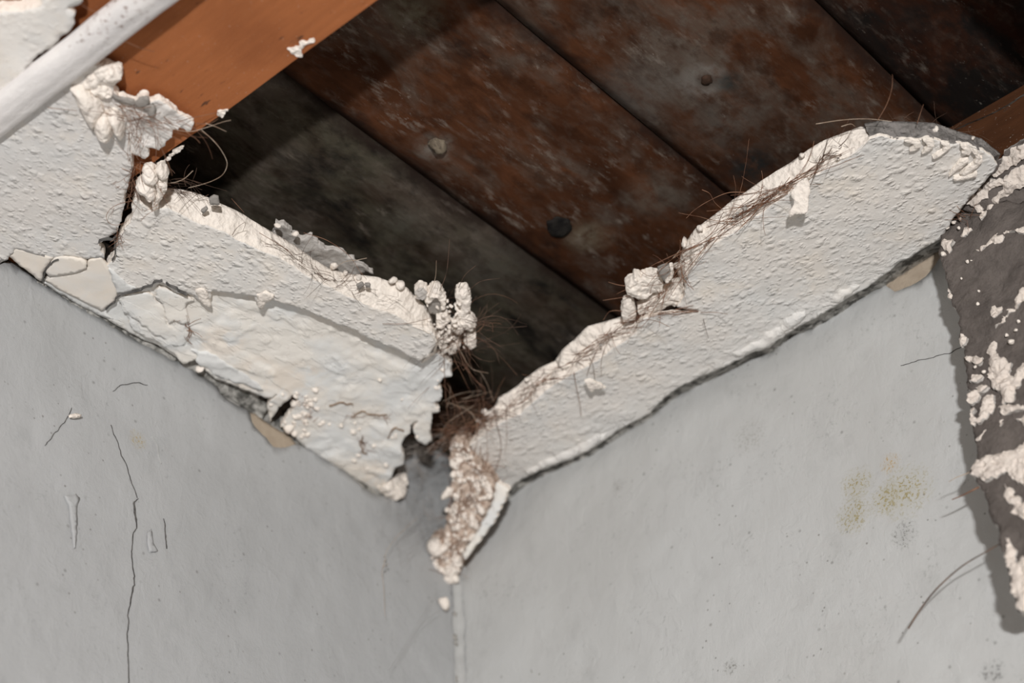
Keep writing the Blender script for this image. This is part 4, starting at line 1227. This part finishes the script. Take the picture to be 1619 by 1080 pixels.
# crumbly knot of plaster and dark fibre hanging at the end of the left strip
KN = thing('plaster_knot', 'crumbly white knot of plaster on dark fibres at the broken end of the left strip', 'plaster', ceil_plane(0.006).at((715, 520)))
P0 = ceil_plane(0.008)
for k, c in enumerate([[(656, 462), (664, 455), (674, 458), (675, 468), (666, 474), (658, 470)], [(674, 466), (680, 458), (692, 456), (700, 462), (706, 474), (704, 488), (697, 492), (696, 478), (690, 468), (682, 474), (676, 486), (671, 480)],
                       [(719, 468), (726, 458), (738, 458), (744, 470), (745, 485), (740, 500), (734, 508), (724, 502), (727, 488), (722, 480)], [(714, 520), (722, 506), (736, 498), (748, 506), (755, 515), (750, 522), (738, 520), (730, 527), (720, 527)],
                       [(683, 532), (694, 524), (706, 530), (714, 528), (712, 540), (700, 548), (690, 545)], [(735, 540), (744, 530), (752, 532), (753, 548), (745, 552), (738, 548)], [(706, 556), (714, 540), (724, 538), (728, 546), (720, 558), (712, 562)], [(690, 500), (706, 498), (712, 510), (700, 520), (690, 516)],
                       [(694, 548), (706, 546), (708, 558), (698, 562)], [(720, 490), (732, 488), (736, 498), (726, 504)]]):
    o = slab('plaster_lump', P0, px(P0, c), 0.005, [CRUMB if k not in (0,) else RAWG, RAW], res=0.0011, ragged=0.0007, disp=crag(0.0010, 200, k), dome=0.0014, dome_w=0.003, parent=KN, seed=100 + k, rough=0.001, flat=True)
slab('grey_chip', ceil_plane(0.010), px(ceil_plane(0.010), [(678, 478), (688, 466), (698, 474), (700, 490), (690, 498), (680, 494)]), 0.002, GREYCHIP, res=0.0012, parent=KN, seed=110)
for _ in range(70):
    x, y = 708 + rng.normal() * 20, 520 + rng.normal() * 24
    if (x - 708) ** 2 / 45 ** 2 + (y - 515) ** 2 / 55 ** 2 < 1:
        crumb(ceil_plane(rng.uniform(0.004, 0.012)).at((x, y)), rng.uniform(0.0006, 0.0016), KN)
L = bundle(edge3([(690, 520), (710, 525), (735, 520), (750, 510)], 0.008), 70, 0.006, 0.03, 0.004, 0.9, 1.0, 0.00012, out=(0, 0.2, 0))
L += bundle(edge3([(705, 545), (725, 550), (745, 545)], 0.010), 46, 0.012, 0.045, 0.003, 0.9, 0.9, 0.00013, out=(-0.5, 0.2, -0.6))
tag(tubes('fibre_tuft', L, FIBRED, KN), kind='stuff')
L = bundle(edge3([(715, 535), (735, 530), (752, 520)], 0.009), 13, 0.015, 0.05, 0.006, 1.3, 2.2, 0.00013, out=(-0.4, 0.1, -0.3))
L += bundle(edge3([(700, 600), (706, 580), (712, 560)], 0.010), 12, 0.012, 0.035, 0.004, 0.8, 0.8, 0.00013, out=(-0.6, 0.1, -0.2))
tag(tubes('fibre_tuft', L, FIBRE, KN), kind='stuff')
L = bundle(edge3([(690, 640), (730, 640), (780, 630)], 0.010), 9, 0.015, 0.04, 0.006, 1.0, 2.0, 0.00013, out=(0, 0.2, 0.1))
tag(tubes('fibre_tuft', L, FIBREP, KN), kind='stuff')
zz_ = ceil_plane(0.004)
for pts, m_ in [([(722, 545), (735, 580), (752, 600), (768, 622)], FIBRE), ([(725, 550), (745, 582), (772, 590)], FIBREP), ([(730, 560), (748, 598), (765, 612), (767, 625), (760, 628)], FIBRE), ([(677, 470), (688, 440), (690, 412)], FIBREP),
                ([(695, 460), (706, 430), (711, 378)], FIBRED), ([(735, 505), (770, 515), (800, 518), (833, 516)], FIBRED), ([(750, 510), (775, 500), (800, 505), (820, 530)], FIBRED), ([(752, 530), (780, 550), (790, 575)], FIBRED),
                ([(702, 560), (703, 600), (706, 640), (712, 690)], FIBRE), ([(705, 638), (740, 634), (770, 630), (795, 626)], FIBRED), ([(738, 632), (728, 650), (722, 672), (735, 676), (733, 655), (738, 634)], FIBRED),
                ([(725, 455), (735, 435), (752, 420)], FIBRED), ([(740, 460), (760, 445), (790, 440)], FIBRED)]:
    tubes('fibre', [pline(pts, zz_, rad=0.00018)], m_, KN)

# fibrous wad hanging down into the corner at the end of the right strip
A_, T_ = CE.at((742, 704)), np.array([0.003, 0.003, -0.037])
dd = (A_ - T_) / np.linalg.norm(A_ - T_)
nn = np.array([0.62, 0.22, -0.72])
nn = nn - dd * (nn @ dd)
PWd = Plane(A_ * 0.985, nn, dd)
WD = thing('plaster_wad', 'tapering wad of crumbs and brown fibre hanging in the corner of the walls', 'plaster', PWd.at((735, 800)))
WADM = mat_raw('fibrous_plaster', base=(0.60, 0.49, 0.41), dark=(0.20, 0.115, 0.078), dirt=1.0, bumpy=1.6, lump=260)
slab('fibre_core', PWd, px(PWd, [(742, 704), (753, 724), (766, 745), (776, 758), (782, 770), (781, 782), (775, 800), (764, 822), (751, 845), (738, 866), (730, 884), (728, 900), (722, 918), (705, 928), (696, 926), (698, 905), (690, 898), (683, 888), (680, 866), (680, 852), (690, 848),
     (702, 850), (706, 830), (708, 815), (716, 798), (722, 785), (712, 772), (718, 758), (714, 740), (712, 725), (712, 705), (716, 690), (730, 686)]), 0.010, [WADM, WADM], res=0.0013, ragged=0.0012, rfreq=300, disp=lambda P: fbm(P * 160, 3, 91) * 0.002 + facets(P, 180, 4) * 0.0014, dome=0.0025, dome_w=0.006, parent=WD,
     seed=95, rough=0.0015)
PSl = Plane(PWd.o + PWd.n * 0.0035, PWd.n + np.array([0.25, 0, 0.0]), PWd.u)
slab('painted_rim', PSl, px(PSl, [(785, 763), (794, 766), (802, 771), (804, 779), (798, 789), (792, 802), (783, 820), (771, 838), (758, 856), (745, 874), (736, 886), (730, 880), (739, 864), (752, 844), (766, 820), (775, 800), (781, 782)]),
     0.004, [LOWER, RAW], res=0.0012, ragged=0.0008, dome=0.0010, dome_w=0.006, parent=WD, seed=96)
wadpoly = np.array([(744, 708), (779, 768), (775, 792), (750, 842), (732, 876), (724, 905), (706, 922), (698, 905), (684, 884), (682, 858), (704, 850), (720, 790), (716, 740), (716, 696)], float)
cnt = 0
while cnt < 215:
    p = rng.uniform((680, 690), (790, 928))
    if not inside(p[None], wadpoly)[0]:
        continue
    cnt += 1
    big = rng.uniform() < 0.12
    crumb(PWd.at(p) + PWd.n * rng.uniform(0.001, 0.0035), rng.uniform(0.0022, 0.0034) if big else rng.uniform(0.0008, 0.0018), WD)
for (x, y, r) in [(692, 862, 15), (700, 862, 10), (688, 856, 9), (690, 890, 9), (700, 897, 8), (715, 900, 13), (724, 896, 9), (712, 912, 11), (722, 910, 9), (703, 920, 8), (718, 890, 9), (696, 924, 6), (708, 778, 10), (712, 770, 8), (723, 730, 11), (718, 726, 7), (730, 722, 7), (774, 768, 10), (768, 762, 8), (724, 780, 8), (722, 800, 9),
                  (760, 800, 9), (750, 825, 9), (712, 802, 7), (748, 845, 8)]:
    crumb(PWd.at((x, y)) + PWd.n * 0.003, r * 0.00034, WD)
L = bundle(px(PWd, [(735, 700), (748, 740), (745, 790), (730, 840), (712, 885)]), 190, 0.006, 0.018, 0.009, 0.45, 0.9, 0.00017, out=PWd.n)
L += bundle(px(PWd, [(755, 730), (775, 760), (780, 780)]), 40, 0.005, 0.014, 0.004, 0.5, 0.7, 0.00014, out=PWd.n)
tag(tubes('fibre_tuft', L, FIBRE, WD), kind='stuff')
L = bundle(px(ceil_plane(0.006), [(700, 690), (730, 680), (755, 668), (775, 655)]), 80, 0.010, 0.03, 0.004, 0.45, 0.8, 0.00014, out=(0, 0, 0.4))
tag(tubes('fibre_tuft', L, FIBRE, WD), kind='stuff')
L = bundle(px(ceil_plane(0.012), [(690, 665), (720, 660), (750, 655), (770, 645)]), 50, 0.010, 0.035, 0.004, 0.5, 0.8, 0.00013, out=(0, 0, 0.4))
tag(tubes('fibre_tuft', L, FIBRED, WD), kind='stuff')

# small crumb stuck below the wad
c = crumb(np.array(WL.at((695, 957))) + np.array([0, 0.003, 0]), 0.0040, None, 'plaster_crumb', 2, (0.75, 0.75, 1.5), (0.1, 0.2, 0.3))
tag(c, 'single small white crumb stuck on the wall just below the hanging wad', 'crumb')

# cobwebs in the corner
WB = thing('cobweb', 'fine dusty cobweb strung across the corner below the left strip', 'cobweb', WL.at((650, 800)))
PV = Plane((0, 0.011, 0), (0, 1, 0), (1, 0, 0))
L = []
for _ in range(70):
    a = rng.uniform((600, 720), (720, 860))
    ang = rng.uniform(0, math.pi)
    ln = rng.uniform(20, 90)
    b = a + ln * np.array([math.cos(ang), math.sin(ang)])
    if b[1] > 900 or b[0] > 730 or b[0] < 590 or a[1] + 0.5 * (a[0] - 650) < 735:
        continue
    m = (a + b) / 2 + rng.normal(size=2) * 5
    L.append(pline([a, m, b], PV, 8, 0.00007, 0.00006))
for pts in [[(632, 770), (650, 800), (668, 840), (682, 880)], [(648, 785), (672, 826), (680, 850)], [(690, 930), (670, 970), (640, 1020), (615, 1060)], [(696, 965), (668, 985), (650, 1010), (625, 1050)], [(700, 700), (670, 750), (655, 790), (640, 830)]]:
    L.append(pline(pts, PV, 14, 0.00010, 0.00008))
tag(tubes('threads', L, WEB, WB, 3), kind='stuff')
L = bundle(px(ceil_plane(0.006), [(640, 745), (665, 712), (690, 695), (712, 690)]), 110, 0.005, 0.016, 0.006, 0.6, 1.2, 0.00009, out=(0, 0, -0.2))
L += bundle(px(PV, [(655, 735), (668, 770), (690, 815), (705, 840)]), 70, 0.005, 0.018, 0.005, 0.5, 1.2, 0.00008, out=(0, 0.2, 0))
tag(tubes('fluff', L, mat_hair('pale_fluff', (0.50, 0.45, 0.41), (0.34, 0.29, 0.25)), WB, 3), kind='stuff')
HT = thing('hanging_thread', 'thin dark dusty thread dangling in front of the left wall near the corner', 'thread', PV.at((610, 890)))
tubes('thread', [pline([(658, 820), (640, 836), (622, 856), (611, 872), (608, 890)], PV, 20, 0.00016), pline([(608, 888), (604, 905), (607, 930), (608, 960), (609, 975)], PV, 20, 0.00014)], FIBREP, HT)
for (x, y) in [(608, 880), (609, 886), (612, 892), (607, 896)]:
    crumb(PV.at((x, y)), 0.0009, HT, 'dust_clot', 7, (0.7, 0.6, 1.4))
# lump of plaster left on the wall under the end of the left strip
P0 = Plane((0, 0.006, 0), (0, 1, -0.3), (1, 0, 0))
LB = slab('plaster_lump', P0, px(P0, [(608, 770), (618, 758), (630, 752), (640, 745), (646, 752), (642, 772), (640, 788), (630, 788), (618, 780)]), 0.006, [RAW, RAW], res=0.0014, ragged=0.0008, disp=crag(0.0012, 180, 3), dome=0.0012, dome_w=0.004, seed=120, flat=True)
tag(LB, 'cream plaster lump on the left wall, tucked below the ragged end of the left strip', 'plaster')

# ------------------------------------------------------------------ shards on the orange joist
SH = thing('plaster_shard', 'jagged white plaster shard with grey patches hanging across the orange joist', 'plaster', ceil_plane(0.002).at((245, 195)))
P0 = ceil_plane(0.0015)
slab('white_sheet', P0, px(P0, [(153, 161), (165, 152), (178, 150), (195, 154), (211, 159), (222, 151), (233, 150), (237, 160), (243, 158), (250, 156), (262, 162), (275, 172), (281, 180), (289, 183), (297, 190), (305, 194), (303, 206), (293, 205), (283, 202), (276, 205), (272, 214), (262, 226), (253, 239), (244, 237), (236, 233), (228, 228),
     (236, 244), (230, 251), (220, 246), (205, 242), (202, 220), (196, 204), (186, 190), (176, 180), (164, 172)]), 0.003, [mat_flat('shard_paint', (0.80, 0.765, 0.73), (0.66, 0.63, 0.60), 130, .4, .65, 1.8, 260, .3), RAW], res=0.0012, ragged=0.0008, disp=swell(0.0022, 110, 7), parent=SH, seed=130, rough=0.0008)
for c, z in [([(178, 150), (195, 155), (212, 160), (210, 168), (196, 164), (180, 158)], -.001), ([(214, 160), (224, 152), (234, 151), (236, 160), (226, 170), (216, 172)], -.001), ([(232, 166), (244, 162), (246, 176), (244, 188), (234, 180), (228, 172)], -.0008)]:
    P1 = ceil_plane(z)
    slab('grey_patch', P1, px(P1, c), 0.0008, GREYCHIP, res=0.0012, ragged=0.0012, disp=swell(0.001, 150, 2), parent=SH, seed=int(c[0][0]))
L = bundle(edge3([(175, 170), (205, 180), (240, 188), (285, 198)], -0.002), 44, 0.008, 0.03, 0.004, 0.45, 1.0, 0.00013, out=(0, 0.2, -0.3))
L += bundle(edge3([(200, 190), (215, 215), (210, 270)], -0.002), 24, 0.008, 0.025, 0.004, 0.5, 1.4, 0.00013, out=(0, 0.2, -0.3))
tag(tubes('fibre_tuft', L, FIBRE, SH), kind='stuff')
for pts, m_ in [([(270, 204), (300, 208), (325, 202), (352, 193), (365, 190)], FIBREP), ([(325, 195), (340, 200), (358, 208)], FIBREP), ([(210, 185), (222, 205), (222, 225), (212, 218), (205, 200)], FIBRE), ([(130, 8), (140, 14), (155, 20)], FIBRE), ([(197, 65), (220, 75), (245, 82)], FIBRE),
                ([(75, 170), (100, 173), (122, 175)], FIBRE), ([(245, 215), (247, 240), (244, 268)], FIBRE), ([(310, 195), (330, 196), (345, 188)], FIBRE)]:
    tubes('fibre', [pline(pts, ceil_plane(-0.003), rad=0.00017)], m_, SH)
SB = thing('plaster_lump', 'cream knuckle-shaped plaster lump hanging below the white cover strip', 'plaster', ceil_plane(-0.004).at((170, 190)))
P0 = ceil_plane(-0.003)
for c, d in [([(111, 142), (125, 140), (138, 146), (150, 156), (158, 166), (164, 176), (158, 186), (150, 200), (148, 208), (138, 196), (132, 184), (126, 172), (120, 158)], .004), ([(148, 196), (152, 186), (164, 180), (174, 186), (178, 198), (180, 212), (174, 222), (165, 222), (154, 214), (148, 206)], .006),
             ([(168, 182), (180, 177), (192, 186), (197, 200), (196, 215), (190, 219), (184, 214), (176, 200)], .005)]:
    slab('knuckle', P0, px(P0, c), 0.004, [CRUMB, RAW], res=0.0011, ragged=0.0003, disp=crag(0.0008, 120, 3), dome=d, parent=SB, seed=int(c[0][0]))
P0 = ceil_plane(-0.001)
slab('rough_lump', P0, px(P0, [(154, 112), (162, 106), (175, 108), (186, 109), (193, 112), (192, 125), (186, 132), (178, 138), (165, 136), (155, 138), (140, 142), (128, 136), (138, 122)]), 0.005, [CRUMB, RAW], res=0.0012, ragged=0.0009, disp=crag(0.0017, 150, 4), dome=0.0018, dome_w=0.005, parent=SB, seed=141, flat=True)
slab('rough_lump', P0, px(P0, [(140, 140), (156, 136), (172, 140), (180, 148), (172, 156), (158, 156), (146, 150)]), 0.004, [CRUMB, RAW], res=0.0012, ragged=0.0009, disp=crag(0.0017, 150, 5), dome=0.0018, dome_w=0.004, parent=SB, seed=142, flat=True)
CH = thing('plaster_chunk', 'small pile of cream chunks caught in brown fibre at the tip of the left strip', 'plaster', ceil_plane(-0.002).at((242, 300)))
P0 = ceil_plane(-0.004)
for c, d in [([(225, 278), (228, 270), (238, 267), (246, 274), (250, 284), (246, 292), (234, 291), (226, 286)], .004), ([(246, 270), (254, 266), (263, 272), (266, 280), (260, 286), (252, 284)], .004), ([(214, 296), (222, 288), (234, 290), (246, 296), (248, 310), (240, 318), (228, 312), (218, 304)], .004),
             ([(246, 292), (258, 286), (264, 292), (262, 306), (254, 318), (247, 334), (242, 334), (240, 320), (248, 308)], .002)]:
    slab('chunk', P0, px(P0, c), 0.005, [CRUMB, RAW], res=0.0011, ragged=0.0004, disp=crag(0.0010, 160, 6), dome=d, dome_w=0.005, parent=CH, seed=int(c[0][0]) + 2, flat=True)
L = bundle(edge3([(212, 250), (205, 290), (210, 310)], 0.002), 50, 0.005, 0.016, 0.003, 0.6, 1.4, 0.00013)
L += bundle(edge3([(250, 290), (258, 310), (244, 325)], -0.006), 14, 0.005, 0.012, 0.0015, 0.4, 1.0, 0.00012)
L += bundle(edge3([(184, 360), (190, 375), (185, 385)], -0.001), 24, 0.003, 0.008, 0.0015, 0.6, 1.4, 0.00012)
tag(tubes('fibre_tuft', L, FIBRE, CH), kind='stuff')
# white crumbs of paint stuck along the lower edge of the joist
for k, (c, lab) in enumerate([([(456, 78), (466, 78), (472, 72), (476, 66), (486, 66), (497, 61), (496, 65), (484, 72), (478, 80), (474, 90), (462, 84)], 'ragged white paint scrap stuck on the joist edge above the dark gap'),
                              ([(342, 180), (350, 174), (360, 175), (352, 184), (345, 187)], 'tiny white paint scrap on the joist edge beside a pale hair'),
                              ([(276, 238), (284, 232), (292, 231), (284, 240), (272, 250), (256, 262), (250, 262), (262, 250)], 'long thin white paint scrap at the foot of the joist edge')]):
    P0 = ceil_plane(0.0065)
    tag(slab('paint_scrap', P0, px(P0, c), 0.0009, [CRUMB, RAW], res=0.0007, ragged=0.0011, rfreq=520, disp=crag(0.0006, 300, k), parent=None, seed=150 + k, flat=True), lab, 'paint scrap', 'paint scraps along the joist edge')

# ------------------------------------------------------------------ dark torn flap hanging in front of the right wall
PFl = Plane((0.024, 0.36, 0), (1, 0.05, 0.06), (0, 1, 0))
FL = thing('plaster_flap', 'dark grey torn flap with white plaster crumbs hanging in front of the right wall', 'plaster', PFl.at((1580, 500)))
fl_out = [(1700, 318), (1640, 318), (1600, 318), (1560, 320), (1530, 322), (1505, 334), (1490, 352), (1485, 370), (1486, 387), (1484, 400), (1488, 415), (1497, 432), (1499, 446), (1500, 460), (1506, 475), (1511, 487), (1516, 500), (1518, 512), (1515, 526), (1516, 540), (1522, 546), (1527, 552), (1526, 570),
          (1526, 590), (1529, 602), (1536, 621), (1533, 632), (1534, 650), (1536, 673), (1540, 684), (1544, 694), (1545, 712), (1546, 726), (1538, 738), (1533, 746), (1542, 756), (1548, 768), (1556, 786), (1564, 803), (1572, 824), (1580, 844), (1588, 880), (1596, 917), (1600, 940), (1605, 962), (1612, 968), (1622, 968), (1700, 960)]
# the head of the flap leans out over the timber
hinge = PFl.at((1560, 330))
PHd = Plane(hinge, (1, 0.05, -1.1), (0, 1, 0))
slab('backing', PHd, px(PHd, [(1640, 205), (1619, 222), (1599, 231), (1577, 253), (1563, 276), (1545, 296), (1527, 314), (1509, 332), (1540, 336), (1580, 334), (1640, 332), (1700, 330), (1700, 205)]), 0.005, [FLAPG, RAWG], res=0.0018, ragged=0.001, rfreq=260,
     disp=lambda P: fbm(P * 45, 3, 71) * 0.002 + fbm(P * 220, 3, 72) * 0.0011, parent=FL, seed=161, rough=0.001)
PHg = Plane(PHd.o + PHd.n * 0.001, PHd.n, PHd.u)
slab('backing', PFl, px(PFl, fl_out), 0.005, [FLAPG, RAWG], res=0.0018, ragged=0.001, rfreq=260, disp=lambda P: fbm(P * 45, 3, 71) * 0.003 + fbm(P * 220, 3, 72) * 0.0011, parent=FL, seed=160, rough=0.001)
PG = Plane(PFl.o + PFl.n * 0.001, PFl.n, PFl.u)
flumps = [[(1619, 224), (1600, 236), (1582, 256), (1570, 278), (1588, 276), (1600, 262), (1619, 250), (1640, 240), (1640, 215)], [(1572, 282), (1558, 292), (1540, 308), (1526, 322), (1540, 326), (1548, 336), (1548, 318), (1562, 312), (1572, 300), (1584, 296), (1590, 286)], [(1590, 282), (1604, 268), (1619, 262), (1640, 258), (1640, 290), (1619, 296), (1600, 304), (1586, 312), (1574, 326), (1566, 318), (1580, 304)],
          [(1546, 396), (1552, 388), (1562, 384), (1570, 376), (1578, 368), (1584, 374), (1582, 382), (1570, 386), (1560, 390), (1550, 398)], [(1486, 386), (1494, 378), (1502, 376), (1508, 384), (1506, 396), (1500, 402), (1494, 394)], [(1519, 366), (1526, 360), (1534, 362), (1528, 372), (1520, 374)], [(1588, 366), (1600, 362), (1612, 362), (1624, 358), (1640, 360), (1640, 364), (1610, 368), (1594, 370)],
          [(1499, 456), (1504, 464), (1510, 474), (1518, 480), (1514, 486), (1506, 478), (1500, 468)], [(1567, 494), (1574, 486), (1584, 486), (1586, 494), (1578, 502), (1570, 506)], [(1612, 458), (1622, 456), (1640, 460), (1640, 480), (1616, 476), (1606, 488), (1596, 500), (1590, 506), (1582, 514), (1574, 520), (1580, 508), (1590, 496), (1600, 482)], [(1516, 536), (1522, 530), (1526, 540), (1524, 548)],
          [(1562, 548), (1570, 540), (1576, 552), (1584, 566), (1590, 574), (1600, 576), (1596, 590), (1604, 600), (1612, 584), (1619, 570), (1640, 560), (1640, 585), (1618, 604), (1606, 618), (1600, 634), (1586, 640), (1580, 622), (1568, 600), (1562, 575)], [(1526, 566), (1540, 566), (1546, 562), (1554, 570), (1546, 576), (1530, 574)], [(1528, 604), (1536, 594), (1548, 588), (1556, 594), (1544, 602), (1534, 606)],
          [(1536, 622), (1544, 618), (1546, 632), (1536, 640), (1530, 634)], [(1556, 630), (1566, 622), (1574, 634), (1572, 650), (1556, 660), (1546, 672), (1540, 668), (1552, 650)], [(1575, 640), (1588, 642), (1600, 640), (1612, 636), (1620, 644), (1606, 652), (1590, 656), (1580, 652)], [(1533, 650), (1540, 646), (1544, 660), (1540, 672), (1535, 664)], [(1544, 690), (1552, 682), (1562, 674), (1566, 680), (1556, 690), (1546, 696)],
          [(1532, 744), (1545, 730), (1560, 724), (1580, 718), (1600, 712), (1619, 700), (1640, 700), (1640, 760), (1619, 768), (1600, 760), (1590, 748), (1575, 756), (1560, 758), (1546, 756)], [(1588, 765), (1600, 770), (1612, 790), (1619, 800), (1640, 800), (1640, 840), (1619, 830), (1600, 806), (1590, 786)], [(1588, 850), (1596, 846), (1602, 870), (1608, 890), (1616, 880), (1640, 890), (1640, 960), (1619, 964), (1608, 958), (1600, 930), (1594, 895)],
          [(1566, 574), (1572, 590), (1576, 606), (1570, 612), (1563, 598), (1560, 582)], [(1548, 340), (1558, 334), (1566, 324), (1572, 330), (1560, 342), (1550, 346)], [(1540, 612), (1552, 606), (1560, 612), (1550, 620)], [(1588, 600), (1596, 606), (1590, 620), (1584, 612)], [(1606, 664), (1619, 656), (1640, 650), (1640, 664), (1616, 672)], [(1576, 668), (1586, 662), (1592, 668), (1582, 678)]]
for k, c in enumerate(flumps):
    P0 = PHg if k < 3 else PG
    slab('white_crust', P0, px(P0, c), 0.002, [CRUST, RAWG], res=0.0015, ragged=0.0018, rfreq=350, disp=lambda P, k=k: crag(0.0014, 150, k)(P), dome=0.0013, dome_w=0.003, parent=FL, seed=170 + k, flat=True)
for (x, y, r) in [(1552, 330, 4), (1518, 346, 4), (1508, 352, 4), (1516, 360, 3), (1510, 340, 4), (1498, 360, 4), (1492, 402, 6), (1530, 414, 3), (1536, 412, 2), (1520, 440, 2), (1547, 460, 3), (1546, 480, 3), (1600, 540, 5), (1606, 522, 4), (1592, 530, 3), (1610, 508, 4), (1556, 588, 3), (1542, 580, 3)]:
    crumb(PG.at((x, y)), r * 0.0003, FL)
L = bundle(px(Plane(PG.o + PG.n * 0.002, PG.n), [(1500, 340), (1515, 340), (1530, 345)]), 30, 0.004, 0.012, 0.003, 0.7, 1.0, 0.00014, out=(0.6, 0, -0.3))
tag(tubes('fibre_tuft', L, FIBRE, FL), kind='stuff')
PH = Plane((0.032, 0, 0), (1, 0, 0), (0, 1, 0))
tubes('fibre', [pline([(1585, 858), (1560, 872), (1520, 896), (1480, 932), (1452, 968), (1436, 994)], PH, 40, 0.00024, 0.0004)], FIBRED, FL)
tubes('fibre', [pline([(1546, 738), (1530, 748), (1512, 755), (1500, 762)], PH, 14, 0.0003, 0.00012)], FIBREP, FL)
tubes('fibre', [pline([(1552, 768), (1540, 774), (1520, 784), (1505, 790)], PH, 14, 0.0005, 0.0002)], FIBRE, FL)
